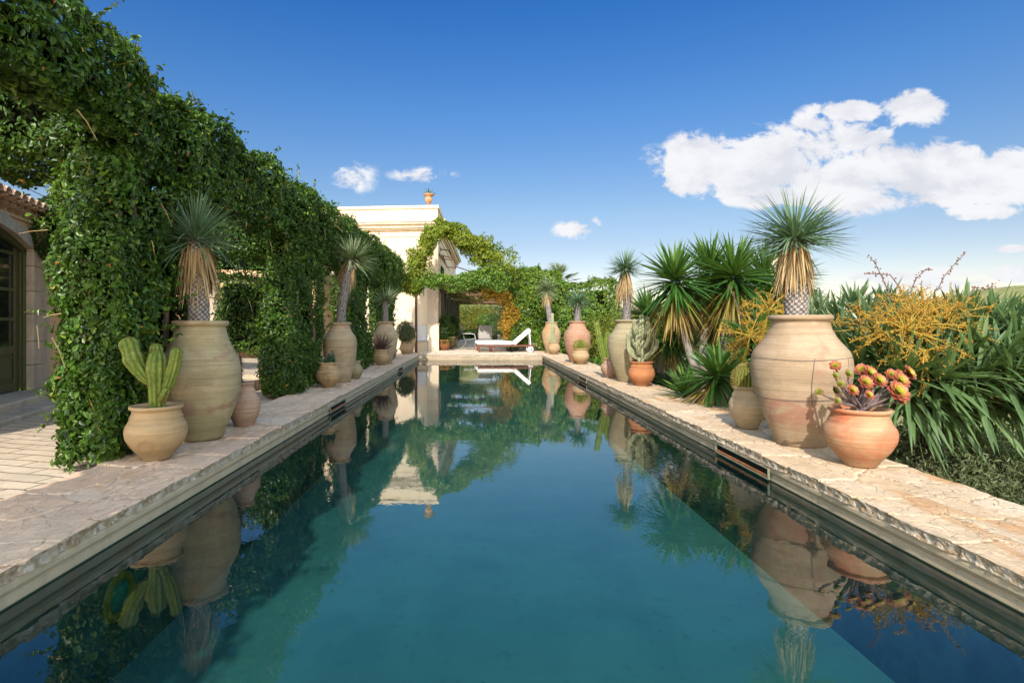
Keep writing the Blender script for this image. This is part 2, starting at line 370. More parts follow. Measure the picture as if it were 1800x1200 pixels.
M['door'] = m_simple('olive_green_paint', (.062, .068, .022), .4, .45, .25, 5, stretch=(1, 1, .2))
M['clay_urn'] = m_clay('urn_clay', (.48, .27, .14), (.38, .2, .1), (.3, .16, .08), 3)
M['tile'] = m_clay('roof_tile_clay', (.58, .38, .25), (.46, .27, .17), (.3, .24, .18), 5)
M['hillgrass'] = m_simple('dry_hill', (.26, .23, .10), .95, .1, .4, .12, (.12, .15, .05))

def glass(name):
    m, nt, out = newmat(name); b = principled(nt, out, .05, .5); b.inputs['Base Color'].default_value = (.01, .012, .01, 1); return m
M['glass'] = glass('dark_window_glass')
def stucco(name, a, b2, s, sc=1.0):
    m, nt, out = newmat(name); b = principled(nt, out, .9, .1)
    n1 = noise(nt, mapv(nt, (1, 1, .45)), 1.2 * sc, 6, .65, .4); n2 = noise(nt, mapv(nt, (2.5, 2.5, .25)), 2.0 * sc, 5, .7); n3 = noise(nt, mapv(nt), 30 * sc, 4, .7)
    col = mixc(nt, mr(nt, n1, .4, .65), a, b2); col = mixc(nt, mr(nt, n2, .57, .74, 0, .55), col, s)
    col = mixc(nt, mr(nt, n3, .6, .75, 0, .25), col, s)
    lk(nt, col, b.inputs['Base Color']); bump(nt, n3, b, .01, .5); return m
M['stucco'] = stucco('cream_stucco', (.62, .52, .39), (.55, .45, .33), (.38, .29, .20))
M['stucco_o'] = stucco('apricot_stucco', (.70, .44, .25), (.64, .40, .23), (.48, .30, .18))
M['trim'] = stucco('weathered_cornice_stone', (.60, .51, .40), (.52, .43, .32), (.24, .19, .14), 2.5)
M['stone'] = stucco('tufa_block', (.50, .41, .32), (.38, .31, .25), (.18, .15, .13), 3)
M['pilaster'] = stucco('pilaster_stone', (.50, .40, .31), (.44, .35, .27), (.30, .24, .19), 2)
M['mould'] = stucco('cement_pool_edge', (.50, .40, .28), (.42, .34, .24), (.22, .19, .14), 4)

def paving(name, c1, c2, mortar, sx, sy, rot=0, bscale=1):
    m, nt, out = newmat(name); b = principled(nt, out, .85, .2)
    v = mapv(nt, (1, 1, 1), (0, 0, 0), (0, 0, rot)); nz = nd(nt, 'ShaderNodeTexNoise', Scale=3.0, Detail=3.0); lk(nt, v, nz.inputs['Vector'])
    mv = nt.nodes.new('ShaderNodeVectorMath'); mv.operation = 'MULTIPLY_ADD'; lk(nt, nz.outputs[1], mv.inputs[0]); mv.inputs[1].default_value = (.07, .07, 0); lk(nt, v, mv.inputs[2])
    br = nt.nodes.new('ShaderNodeTexBrick'); lk(nt, mv.outputs[0], br.inputs['Vector'])
    br.inputs['Color1'].default_value = c3(c1); br.inputs['Color2'].default_value = c3(c2); br.inputs['Mortar'].default_value = c3(mortar)
    br.inputs['Scale'].default_value = 1; br.inputs['Brick Width'].default_value = sx; br.inputs['Row Height'].default_value = sy; br.inputs['Mortar Size'].default_value = .009; br.inputs['Mortar Smooth'].default_value = .4
    br.offset_frequency = 2; br.squash_frequency = 3; br.squash = .8
    n = noise(nt, v, 5, 6, .7); n2 = noise(nt, v, 35, 5, .7)
    col = mixc(nt, mr(nt, n, .4, .7, 0, .5), br.outputs[0], tuple(x * .62 for x in c2)); col = mixc(nt, mr(nt, n2, .58, .72, 0, .4), col, mortar)
    lk(nt, col, b.inputs['Base Color']); h = mth(nt, 'ADD', mth(nt, 'MULTIPLY', br.outputs[1], -1.0), mth(nt, 'MULTIPLY', n2, .5)); bump(nt, h, b, .015, .7); return m
M['patio'] = paving('patio_slabs', (.56, .46, .34), (.50, .40, .29), (.12, .09, .06), .55, .16, .25)
M['terrace'] = paving('terrace_slabs', (.66, .55, .42), (.62, .51, .38), (.48, .38, .28), .6, .4, 0)

def m_poolwall():
    m, nt, out = newmat('pool_plaster'); b = principled(nt, out, .8, .2)
    n = noise(nt, mapv(nt, (1, 1, 1)), 1.1, 6, .62, .5); n2 = noise(nt, mapv(nt), 9, 5, .7)
    col = mixc(nt, mr(nt, n, .35, .68), (.17, .27, .235), (.125, .215, .195)); col = mixc(nt, mr(nt, n2, .55, .72, 0, .4), col, (.06, .11, .10)); n3 = noise(nt, mapv(nt), 38, 3, .6); col = mixc(nt, mr(nt, n3, .70, .76, 0, .8), col, (.02, .035, .03))
    lk(nt, col, b.inputs['Base Color']); return m
M['pool'] = m_poolwall()
def m_water():
    m, nt, out = newmat('pool_water')
    v = mapv(nt, (1, .8, 1)); n = noise(nt, v, 7.0, 3, .55, .6); n2 = noise(nt, mapv(nt, (1, 1, 1)), .33, 2, .5)
    # a light breeze ruffles the water by the right edge; a pool-wide swell is barely there
    geo = nt.nodes.new('ShaderNodeNewGeometry'); sp = nt.nodes.new('ShaderNodeSeparateXYZ'); lk(nt, geo.outputs['Position'], sp.inputs[0])
    dx = mth(nt, 'DIVIDE', mth(nt, 'SUBTRACT', sp.outputs[0], 1.75), .75); dy = mth(nt, 'DIVIDE', mth(nt, 'SUBTRACT', sp.outputs[1], 4.6), 1.5)
    d = mth(nt, 'SQRT', mth(nt, 'ADD', mth(nt, 'MULTIPLY', dx, dx), mth(nt, 'MULTIPLY', dy, dy)))
    breeze = mth(nt, 'ADD', mr(nt, d, 0.2, 1.2, .022, .0), mr(nt, n2, .42, .62, .004, .012))
    bp = nd(nt, 'ShaderNodeBump', Distance=.1); lk(nt, n, bp.inputs['Height']); lk(nt, breeze, bp.inputs['Strength'])
    lw = nd(nt, 'ShaderNodeLayerWeight', Blend=.5); lk(nt, bp.outputs[0], lw.inputs['Normal'])
    f5 = mth(nt, 'ADD', .045, mth(nt, 'MULTIPLY', mth(nt, 'POWER', lw.outputs['Facing'], 3.6), .955))
    gl = nd(nt, 'ShaderNodeBsdfGlossy', Roughness=.0); lk(nt, bp.outputs[0], gl.inputs['Normal'])
    tr = nt.nodes.new('ShaderNodeBsdfTransparent'); tr.inputs[0].default_value = (.30, .54, .55, 1)
    mx = nt.nodes.new('ShaderNodeMixShader'); lk(nt, f5, mx.inputs[0]); lk(nt, tr.outputs[0], mx.inputs[1]); lk(nt, gl.outputs[0], mx.inputs[2]); lk(nt, mx.outputs[0], out.inputs[0])
    return m
M['water'] = m_water()

# ------------------------------------------------------------------ camera, sun, sky
cam = bpy.data.cameras.new('camera'); co = bpy.data.objects.new('camera', cam); COL.objects.link(co); scene.camera = co
cam.sensor_width = 36; cam.lens = 20; cam.clip_start = .05; cam.clip_end = 4000
cam.shift_x = 62.5 / 1800; cam.shift_y = -28.5 / 1800
co.location = (0, 0, 1); co.rotation_euler = (R(90), 0, 0)
SUN_EL = 36; SUN_AZ = 11      # degrees: height, and how far the sun stands left of straight behind the camera
sl = bpy.data.lights.new('sun', 'SUN'); so = bpy.data.objects.new('sun', sl); COL.objects.link(so)
sl.energy = 2.1; sl.angle = R(.53); sl.color = (1, .93, .83)
from mathutils import Vector
dvec = Vector((math.sin(R(SUN_AZ)) * math.cos(R(SUN_EL)), math.cos(R(SUN_AZ)) * math.cos(R(SUN_EL)), -math.sin(R(SUN_EL))))
so.rotation_euler = dvec.to_track_quat('-Z', 'Y').to_euler()

def build_world():
    w = bpy.data.worlds.new('World'); scene.world = w; w.use_nodes = True; nt = w.node_tree; nt.nodes.clear()
    out = nt.nodes.new('ShaderNodeOutputWorld'); bg = nt.nodes.new('ShaderNodeBackground'); bg.inputs[1].default_value = .15
    sky = nt.nodes.new('ShaderNodeTexSky'); sky.sky_type = 'NISHITA'; sky.sun_disc = False
    sky.sun_elevation = R(SUN_EL); sky.sun_rotation = R(180 + SUN_AZ); sky.altitude = 250; sky.air_density = 1.0; sky.dust_density = .35; sky.ozone_density = 2.2
    hs = nd(nt, 'ShaderNodeHueSaturation', Saturation=1.12, Value=1.0); lk(nt, sky.outputs[0], hs.inputs['Color'])
    tc = nt.nodes.new('ShaderNodeTexCoord'); sp = nt.nodes.new('ShaderNodeSeparateXYZ'); lk(nt, tc.outputs['Generated'], sp.inputs[0])
    y = mth(nt, 'MAXIMUM', sp.outputs[1], .02)
    u = mth(nt, 'DIVIDE', sp.outputs[0], y); v = mth(nt, 'DIVIDE', sp.outputs[2], y)
    cb = nt.nodes.new('ShaderNodeCombineXYZ'); lk(nt, u, cb.inputs[0]); lk(nt, v, cb.inputs[1])
    def mp(sx, sy, ox=0):
        m = nt.nodes.new('ShaderNodeMapping'); lk(nt, cb.outputs[0], m.inputs[0]); m.inputs['Scale'].default_value = (sx, sy, 1); m.inputs['Location'].default_value = (ox, 0, 0); return m.outputs[0]
    n1 = nd(nt, 'ShaderNodeTexNoise', Scale=10.0, Detail=12.0, Roughness=.66, Distortion=.35); lk(nt, mp(1, 1.35), n1.inputs['Vector'])
    n2 = nd(nt, 'ShaderNodeTexNoise', Scale=6.0, Detail=6.0, Roughness=.55); lk(nt, mp(1, 2.2, 3.3), n2.inputs['Vector'])
    blobs = [(1235, 290, 75, 58, 1), (1300, 318, 75, 42, 1), (1360, 285, 110, 68, 1), (1480, 320, 130, 55, 1), (1545, 300, 110, 48, 1), (1650, 310, 130, 62, 1), (1770, 315, 110, 60, 1), (1380, 345, 90, 26, 1),
             (1200, 300, 55, 40, .8), (1600, 192, 62, 34, 1), (1500, 196, 85, 20, .8), (1440, 215, 60, 24, .55), (1735, 372, 95, 16, .9), (1500, 250, 90, 40, .6),
             (617, 312, 46, 34, .42), (745, 308, 62, 15, .42), (1012, 404, 42, 18, .55), (1050, 392, 16, 12, .5), (1785, 482, 50, 15, .8), (1590, 485, 130, 18, .62), (1640, 500, 120, 14, .6), (1785, 437, 40, 8, .5), (1150, 285, 40, 30, .45)]
    acc = None
    for (px, py, rx, ry, g) in blobs:
        a = mth(nt, 'MULTIPLY', mth(nt, 'SUBTRACT', u, (px - CX) / F), F / rx / 1.25); b = mth(nt, 'MULTIPLY', mth(nt, 'SUBTRACT', v, (CY - py) / F), F / ry / 1.25)
        d = mth(nt, 'SQRT', mth(nt, 'ADD', mth(nt, 'MULTIPLY', a, a), mth(nt, 'MULTIPLY', b, b)))
        e = mth(nt, 'MULTIPLY', mth(nt, 'MAXIMUM', mth(nt, 'SUBTRACT', 1, d), 0), g)
        acc = e if acc is None else mth(nt, 'MAXIMUM', acc, e)
    dens = mth(nt, 'ADD', acc, mth(nt, 'MULTIPLY', mth(nt, 'SUBTRACT', n1.outputs[0], .50), 2.2))
    dens = mth(nt, 'MULTIPLY', mr(nt, dens, .12, .40), mr(nt, acc, .0, .22))
    dens = mth(nt, 'MULTIPLY', dens, mr(nt, sp.outputs[1], .05, .2))
    shade = mr(nt, mth(nt, 'ADD', mth(nt, 'MULTIPLY', n2.outputs[0], .6), mth(nt, 'MULTIPLY', n1.outputs[0], .4)), .40, .58)
    ccol = mixc(nt, shade, (1.55, 1.6, 1.76), (1.98, 2.0, 2.06))
    # front sky graded blue; unseen sky behind and overhead brightened warm as fill light
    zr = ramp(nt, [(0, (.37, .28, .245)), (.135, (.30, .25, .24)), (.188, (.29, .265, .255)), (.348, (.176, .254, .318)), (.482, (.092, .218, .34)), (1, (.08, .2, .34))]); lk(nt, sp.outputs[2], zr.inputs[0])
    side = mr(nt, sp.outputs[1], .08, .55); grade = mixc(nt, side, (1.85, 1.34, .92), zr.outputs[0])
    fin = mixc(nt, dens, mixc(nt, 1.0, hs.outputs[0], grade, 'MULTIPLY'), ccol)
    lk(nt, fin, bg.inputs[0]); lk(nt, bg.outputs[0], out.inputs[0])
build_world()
scene.view_settings.view_transform = 'Standard'; scene.view_settings.look = 'None'; scene.view_settings.exposure = 1.65; scene.view_settings.gamma = 1
scene.render.resolution_x = 1024; scene.render.resolution_y = 682
scene.cycles.max_bounces = 6; scene.cycles.diffuse_bounces = 3; scene.cycles.glossy_bounces = 3; scene.cycles.transmission_bounces = 2; scene.cycles.transparent_max_bounces = 6
scene.cycles.caustics_reflective = False; scene.cycles.caustics_refractive = False

# ================================================================== THE SETTING
XL, XR, YE, YB = -1.923, 2.195, 19.05, -3.0       # pool edges
XLO, XRO = -2.72, 3.045                            # outer edges of the copings
ZW = -.172                                         # water level
def terrain():
    xs = np.unique(np.concatenate([np.linspace(-1500, -60, 25), np.linspace(-60, 100, 81), np.linspace(100, 2000, 40)]))
    ys = np.unique(np.concatenate([np.linspace(-60, 0, 6), np.linspace(0, 160, 81), np.linspace(160, 2200, 50)]))
    X, Y = np.meshgrid(xs, ys, indexing='ij')
    Z = -1.35 - .10 * np.clip(X - 3, 0, 40)
    Z = Z + 14.5 * np.exp(-(((X + 22) / 42) ** 2 + ((Y - 125) / 48) ** 2))
    Z = Z + 28 * np.exp(-(((X - 20) / 260) ** 2 + ((Y - 620) / 190) ** 2))
    Z = Z + 66 * np.exp(-(((X - 830) / 230) ** 2 + ((Y - 820) / 170) ** 2))
    P = np.stack([X, Y, 0 * X], -1); Z = Z + fbm(P, .03, 5, 4) * np.clip((Y - 40) / 60, 0, 1) * 2.0 * np.clip(Y / 200, .3, 4)
    V = np.stack([X, Y, Z], -1)
    mb = MB(); mb.add(V.reshape(-1, 3), grid_faces(len(xs), len(ys)), 0)
    struct(mb.build('ground', M['hillgrass'], smooth=True))
    return xs, ys, Z
TX, TY, TZ = terrain()
def ground_z(x, y):
    i = np.clip(np.searchsorted(TX, x) - 1, 0, len(TX) - 2); j = np.clip(np.searchsorted(TY, y) - 1, 0, len(TY) - 2)
    a = (x - TX[i]) / (TX[i + 1] - TX[i]); b = (y - TY[j]) / (TY[j + 1] - TY[j])
    return (TZ[i, j] * (1 - a) + TZ[i + 1, j] * a) * (1 - b) + (TZ[i, j + 1] * (1 - a) + TZ[i + 1, j + 1] * a) * b

def coping(name, xin, xout, y0, y1, mat, seed, along='y', facemat=None):
    """rough slabs: every joint is a real groove and the pool-side arris is split stone"""
    s = 1 if xout > xin else -1; W = abs(xout - xin)
    ys = [y0]
    while ys[-1] < y1: ys.append(ys[-1] + max(.012, .0042 * max(abs(ys[-1]) if along == 'y' else 19, 1.5)))
    ys = np.array(ys); ys[-1] = y1; ny = len(ys)
    nt_ = 46
    us = np.linspace(0, W, nt_)
    lr = np.random.default_rng(seed)
    sites = []
    yy = y0 - .5
    while yy < y1 + .5:
        st = lr.uniform(.22, .42); k = lr.integers(2, 4); off = lr.uniform(-.1, .1)
        for j in range(k): sites.append(((j + .5) * W / k + lr.uniform(-.07, .07) + off * .3, yy + lr.uniform(-.08, .08)))
        yy += st
    sites = np.array(sites); sr = lr.random(len(sites)); sh = lr.uniform(-.004, .004, len(sites)); sx = lr.uniform(-.010, .010, len(sites))
    def cells(u, y):
        P = np.stack([u, y, 0 * u], -1); uw = u + .035 * fbm(P, 6, seed, 3); yw = y + .035 * fbm(P, 6, seed + 9, 3)
        sh_ = u.shape; uw = uw.ravel(); yw = yw.ravel(); d1 = np.full(uw.shape, 9.); d2 = d1.copy(); ci = np.zeros(uw.shape, int)
        for c0 in range(0, len(uw), 20000):
            a = uw[c0:c0 + 20000, None] - sites[None, :, 0]; b = yw[c0:c0 + 20000, None] - sites[None, :, 1]
            d = np.sqrt(a * a + (b * .85) ** 2); o = np.argpartition(d, 1, axis=1)[:, :2]; dd = np.take_along_axis(d, o, 1); od = np.argsort(dd, 1); dd = np.take_along_axis(dd, od, 1); o = np.take_along_axis(o, od, 1)
            d1[c0:c0 + 20000] = dd[:, 0]; d2[c0:c0 + 20000] = dd[:, 1]; ci[c0:c0 + 20000] = o[:, 0]
        return (d2 - d1).reshape(sh_), ci.reshape(sh_)
    U, Yg = np.meshgrid(us, ys, indexing='ij'); bd, ci = cells(U, Yg)
    g = np.clip(bd / .026, 0, 1); P = np.stack([U, Yg, 0 * U], -1)
    Z = -(1 - g) ** 2 * .012 + 1.5 * sh[ci] * g + .0055 * fbm(P, 9, seed + 3, 3)
    rn = np.where(g < .55, g * .12, .12 + .88 * sr[ci])
    # edges: each edge stone steps in or out a little, the arris is chipped
    chip = .007 * fbm(np.stack([0 * ys, ys, 0 * ys], -1), 14, seed + 5, 3)
    U[0] += sx[ci[0]] + chip; U[-1] += 1.6 * sx[ci[-1]] + .02 * fbm(np.stack([0 * ys, ys, 0 * ys], -1), 5, seed + 6, 3)
    rows = []
    zs = [-.007, -.016, -.027, -.038, -.048, -.056]
    for k, z in enumerate(zs):
        Pn = np.stack([0 * ys + k * .011, ys, 0 * ys + z], -1)
        dx = .011 * fbm(Pn * np.array([1, 1, 1.4]), 28, seed + 7, 3) - .006 * np.sin(np.pi * k / 5) - .008 * (1 - np.clip(bd[0] / .03, 0, 1))
        rows.append((U[0] - dx * 1.0 + (.003 if k == 0 else 0), 0 * ys + z + .004 * vnoise(Pn, 20, seed + 8)))
    rows.append((0 * ys + .045, 0 * ys - .057))
    out = [(U[-1], 0 * ys - .02), (U[-1] + .0, 0 * ys - .35)]
    Ub = np.stack([r_[0] for r_ in rows[::-1]]); Zb = np.stack([r_[1] for r_ in rows[::-1]])
    Uo = np.stack([r_[0] for r_ in out]); Zo = np.stack([r_[1] for r_ in out])
    UU = np.concatenate([Ub, U, Uo]); ZZ = np.concatenate([Zb, Z, Zo]); YY = np.tile(ys, (len(UU), 1))
    RR = np.concatenate([np.tile(rn[0], (len(Ub), 1)), rn, np.tile(rn[-1], (len(Uo), 1))])
    nb = len(Ub); n = len(UU)
    V = np.stack([xin + s * UU, YY, ZZ], -1) if along == 'y' else np.stack([YY, xin + s * UU, ZZ], -1)
    f = grid_faces(n, ny); flip = (s > 0) if along == 'y' else (s < 0)
    if not flip: f = f[:, ::-1]
    mb = MB(); nf = (nb) * (ny - 1)
    vflat = V.reshape(-1, 3); mb.v.append(vflat); mb.r.append(RR.ravel()); mb.c += len(vflat)
    mb.q += [f[:nf], f[nf:]]; mb.qm += [np.full(nf, 1), np.full(len(f) - nf, 0)]
    return struct(mb.build(name, [mat, facemat or M['edge']], smooth=False))
coping('coping_right', XR, XRO, YB, 22.0, M['coping_r'], 11)
coping('coping_left', XL, XLO, YB, 21.0, M['coping_l'], 23)
coping('coping_end', YE, YE + .5, XL + .0, XR - .0, M['coping_r'], 31, along='x')

def pool_shell():
    mb = MB()
    prof = np.array([(.05, -.045), (.012, -.058), (.006, -.072), (.006, -.092), (.014, -.108), (.026, -.117), (.026, -.124), (.020, -.127), (.020, -.163), (.034, -.170), (.034, -.180)])
    def run(side):
        # side walls and end wall meet on a mitre
        n = 2; V = []
        for (o, z) in prof:
            if side == 'L': V += [(XL - o, YB, z), (XL - o, YE + o, z)]
            if side == 'R': V += [(XR + o, YE + o, z), (XR + o, YB, z)]
            if side == 'E': V += [(XL - o, YE + o, z), (XR + o, YE + o, z)]
        mb.add(V, grid_faces(len(prof), 2), 0)
    for s in 'LRE': run(s)
    struct(mb.build('pool_edge_moulding', M['mould']))
    b = MB(); o = .034; zb = -.90; zt = -.179
    V = [(XL - o, YB, zt), (XL - o, YE + o, zt), (XR + o, YE + o, zt), (XR + o, YB, zt), (XL - o, YB, zb), (XL - o, YE + o, zb), (XR + o, YE + o, zb), (XR + o, YB, zb)]
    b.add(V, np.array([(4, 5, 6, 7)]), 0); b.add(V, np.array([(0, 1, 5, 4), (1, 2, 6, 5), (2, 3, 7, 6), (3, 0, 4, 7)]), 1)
    struct(b.build('pool_basin', [M['pool'], m_simple('shade_toned_plaster', (.10, .145, .12), .85, .1, .45, 6, bmp=.01)]))  # wall colour darkened to stand in for shade and the dark waterline reflection
    w = MB(); w.add([(XL - .033, YB, ZW), (XR + .033, YB, ZW), (XR + .033, YE + .033, ZW), (XL - .033, YE + .033, ZW)], np.array([(0, 1, 2, 3)]))
    struct(w.build('water', M['water']))
pool_shell()
def flats():
    b = MB(); box(b, -14, XLO + .03, -3, 20.9, -.5, -.07); struct(b.build('patio', M['patio']))
    b = MB(); box(b, -14, XLO - .9, 9.2, 20.5, -.06, .10); box(b, -14, XLO - .9, 9.55, 20.5, .10, .17); struct(b.build('raised_patio', M['patio']))
    b = MB(); box(b, -14, 3.05, YE + .505, 40, -.6, -.004); struct(b.build('terrace_floor', M['terrace']))
    b = MB(); box(b, XRO - .06, XRO - .005, YB, 22, -2.2, -.03); struct(b.build('retaining_wall', M['stone']))
    b = MB(); box(b, -14, XRO, YB - .4, YB - .001, -.8, -.003); struct(b.build('near_paving', M['terrace']))
flats()
def skimmer(x, y0, y1, side, label):
    root = thing('skimmer_opening', label, 'pool skimmer', (x, (y0 + y1) / 2, -.115), 0, 'skimmer slots in the pool wall')
    L = (y1 - y0) / 2; s = side; mb = MB()     # s=-1: faces -x (right wall)
    def bx(m_, a, b_, y_0, y_1, z0, z1): x0, x1 = sorted((a * s, b_ * s)); box(m_, x0, x1, y_0, y_1, z0, z1, bev=.002)
    for z0, z1 in ((-.042, -.034), (.034, .042)): bx(mb, .0, .02, -L, L, z0, z1)
    for a in (-L, L - .012): bx(mb, .001, .019, a, a + .012, -.034, .034)
    mb.build('frame', M['frame'], root)
    m2 = MB(); bx(m2, -.002, .004, -L + .01, L - .01, -.03, .033); m2.build('throat', M['dark'], root)
    m3 = MB(); bx(m3, .004, .014, -L + .014, L - .014, -.032, -.012); m3.build('flap', M['rustlip'], root)
skimmer(XR + .006, 4.26, 5.2, -1, 'long rust-lipped skimmer slot in the right pool wall below the big wired jar')
skimmer(XR + .006, 11.3, 12.2, -1, 'small dark skimmer slot in the right pool wall before the orange pot')
skimmer(XR + .006, 18.2, 18.9, -1, 'tiny skimmer slot at the far right corner of the pool')
skimmer(XL - .006, 7.47, 8.34, 1, 'brass framed skimmer slot in the left pool wall near the second jar')
skimmer(XL - .006, 14.0, 14.8, 1, 'far small skimmer slot in the left pool wall towards the terrace')
def pool_light():
    root = thing('pool_light', 'round underwater lamp with amber ring on the left pool wall', 'pool light', (XL - .034, 3.115, -.48), 0)
    root.rotation_euler = (0, R(90), 0)
    a = MB(); lathe(a, [(.085, .0), (.09, .014), (.11, .02), (.128, .014), (.134, 0)], 40); a.build('ring', m_simple('amber_ring', (.55, .2, .02), .4, .5, .3, 14), root, smooth=True)
    a = MB(); lathe(a, [(.0, .012), (.05, .012), (.084, .006)], 32); a.build('lens', m_simple('green_lens', (.05, .22, .12), .2, .5, .3, 30), root, smooth=True)
pool_light()

# ================================================================== JARS AND POTS
def jar_profile(H, Rm, zm, Rr, Rb, neck=.12, lip=.035):
    """outer wall from foot to lip, then the inside"""
    ctrl = [(0, Rb), (.12 * zm, Rb + .10 * (Rm - Rb)), (.45 * zm, Rb + .62 * (Rm - Rb)), (.75 * zm, Rb + .92 * (Rm - Rb)), (zm, Rm), (zm + .42 * (H - neck - zm), Rm * .955), (zm + .78 * (H - neck - zm), Rr * .90 + .33 * (Rm - Rr)),
            (H - neck, Rr * .93 + .04 * (Rm - Rr)), (H - neck * .6, Rr * .88), (H - lip - .01, Rr * .885)]
    zs = np.array([c[0] for c in ctrl]); rs = np.array([c[1] for c in ctrl])
    # monotone-ish smooth resampling
    t = np.linspace(zs[0], zs[-1], 60)
    r = np.interp(t, zs, rs)
    k = np.array([.25, .5, .25])
    for _ in range(9):
        r[1:-1] = np.convolve(r, k, 'valid')
    P = [(0.001, 0), (Rb * .9, 0), (Rb, .006)] + [(a, b) for a, b in zip(r[1:], t[1:])]
    # turned ridge under the neck
    P += [(Rr * .93, H - lip), (Rr * .99, H - lip * .8), (Rr, H - lip * .45), (Rr * .985, H - lip * .1), (Rr * .95, H), (Rr * .89, H - lip * .1), (Rr * .84, H - lip * .6), (Rr * .82, H - neck)]
    q = [(min(a, Rr * 1.2) * .9 if False else a, b) for a, b in P]
    q += [(Rr * .82, H - neck * 1.1), (Rr * .80, H - neck * 1.3)]
    return q
def add_ridge(prof, z, d=.006, w=.012):
    return [(r + d * math.exp(-((zz - z) / w) ** 2) if zz < z + 3 * w else r, zz) for r, zz in prof]
def make_jar(name, label, cat, x, y, H, Rm, zm, Rr, Rb, mat, group, neck=.12, lip=.035, ridges=(), soil=True, seed=0, wires=False, z0=0):
    root = thing(name, label, cat, (x, y, z0), random.uniform(0, 6), group)
    p = jar_profile(H, Rm, zm, Rr, Rb, neck, lip)
    for z, d in ridges: p = add_ridge(p, z, d)
    mb = MB(); lathe(mb, p, 96, wob=.022, seed=seed); mb.build('body', mat, root, smooth=True)
    if soil:
        s = MB(); th = np.linspace(0, 2 * np.pi, 30, endpoint=False); rr = Rr * .845
        rings = np.array([0, .4, .7, .9, 1.0]); V = np.array([[(rr * q * math.cos(t), rr * q * math.sin(t), 0) for t in th] for q in rings])
        V[..., 2] = H - neck * .45 + .008 * fbm(V + np.array([x, y, 0]), 25, seed, 3)
        s.add(V.reshape(-1, 3), grid_faces(5, 30, closed_v=True)); s.build('soil', M['soil'], root)
    if wires:
        w = MB(); prof = np.array(p[3:60]); zz = prof[:, 1]; rr = prof[:, 0]
        rad = lambda z: float(np.interp(z, zz, rr)) * 1.008 + .003
        for zc, ph in ((.735, .2), (.41, 1.0)):
            th = np.linspace(0, 2 * np.pi, 90); P = [(rad(zc + .012 * math.sin(t * 2 + ph)) * math.cos(t), rad(zc + .012 * math.sin(t * 2 + ph)) * math.sin(t), zc + .012 * math.sin(t * 2 + ph)) for t in th]
            tube(w, P, .0022, 6, cap=False)
        for a in (math.radians(255), math.radians(300), math.radians(120), math.radians(20)):
            a2 = a - root.rotation_euler[2]
            P = [(rad(z) * math.cos(a2 + .04 * math.sin(9 * z)), rad(z) * math.sin(a2 + .04 * math.sin(9 * z)), z) for z in np.linspace(.36, .74, 30)]
            tube(w, P, .0022, 6)
        w.build('binding_wire', M['wire'], root, smooth=True)
    return root
JG = 'tall clay oil jars on the pool coping'; PG = 'small clay pots beside the jars'
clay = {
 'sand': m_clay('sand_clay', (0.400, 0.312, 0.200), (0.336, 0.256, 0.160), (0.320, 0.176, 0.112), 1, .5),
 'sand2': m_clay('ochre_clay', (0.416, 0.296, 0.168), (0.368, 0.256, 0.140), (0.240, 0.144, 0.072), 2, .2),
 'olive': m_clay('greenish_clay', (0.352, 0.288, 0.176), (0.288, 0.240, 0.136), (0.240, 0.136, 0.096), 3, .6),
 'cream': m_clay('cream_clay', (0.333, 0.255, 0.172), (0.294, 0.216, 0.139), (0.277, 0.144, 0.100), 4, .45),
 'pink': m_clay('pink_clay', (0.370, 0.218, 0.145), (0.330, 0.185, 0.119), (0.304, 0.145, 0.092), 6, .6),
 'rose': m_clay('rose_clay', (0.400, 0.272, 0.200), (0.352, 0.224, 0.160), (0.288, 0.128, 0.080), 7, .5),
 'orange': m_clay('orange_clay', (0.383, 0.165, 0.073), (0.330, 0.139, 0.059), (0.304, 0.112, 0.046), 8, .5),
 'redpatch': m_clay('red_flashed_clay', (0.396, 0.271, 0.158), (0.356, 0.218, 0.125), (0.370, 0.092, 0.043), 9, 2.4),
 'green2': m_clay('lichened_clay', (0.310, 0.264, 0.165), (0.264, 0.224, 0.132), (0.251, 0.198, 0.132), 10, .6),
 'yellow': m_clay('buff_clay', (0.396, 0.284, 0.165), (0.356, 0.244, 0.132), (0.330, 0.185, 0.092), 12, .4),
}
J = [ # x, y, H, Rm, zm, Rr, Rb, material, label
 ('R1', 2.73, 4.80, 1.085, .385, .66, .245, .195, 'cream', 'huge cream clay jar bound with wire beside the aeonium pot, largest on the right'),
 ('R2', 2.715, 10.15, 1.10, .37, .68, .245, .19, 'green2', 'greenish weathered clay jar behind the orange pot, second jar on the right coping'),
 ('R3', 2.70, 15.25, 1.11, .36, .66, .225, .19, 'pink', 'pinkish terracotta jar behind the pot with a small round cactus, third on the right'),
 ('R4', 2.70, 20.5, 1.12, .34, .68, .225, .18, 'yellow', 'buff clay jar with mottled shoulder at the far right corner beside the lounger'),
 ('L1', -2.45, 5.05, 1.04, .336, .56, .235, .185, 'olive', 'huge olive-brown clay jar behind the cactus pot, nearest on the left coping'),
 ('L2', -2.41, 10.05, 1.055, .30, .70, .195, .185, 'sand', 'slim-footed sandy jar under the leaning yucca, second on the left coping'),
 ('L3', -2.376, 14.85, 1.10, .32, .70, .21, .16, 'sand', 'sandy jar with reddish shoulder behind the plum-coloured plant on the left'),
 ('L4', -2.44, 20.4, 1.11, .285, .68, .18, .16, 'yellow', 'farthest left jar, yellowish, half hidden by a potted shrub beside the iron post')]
JP = {}
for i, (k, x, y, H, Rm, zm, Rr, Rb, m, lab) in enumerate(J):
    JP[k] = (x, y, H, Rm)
    make_jar('oil_jar', lab, 'jar', x, y, H, Rm, zm, Rr, Rb, clay[m], JG, neck=.13, lip=.045, ridges=((H - .15, .005),), seed=i * 5 + 1, wires=(k == 'R1'))
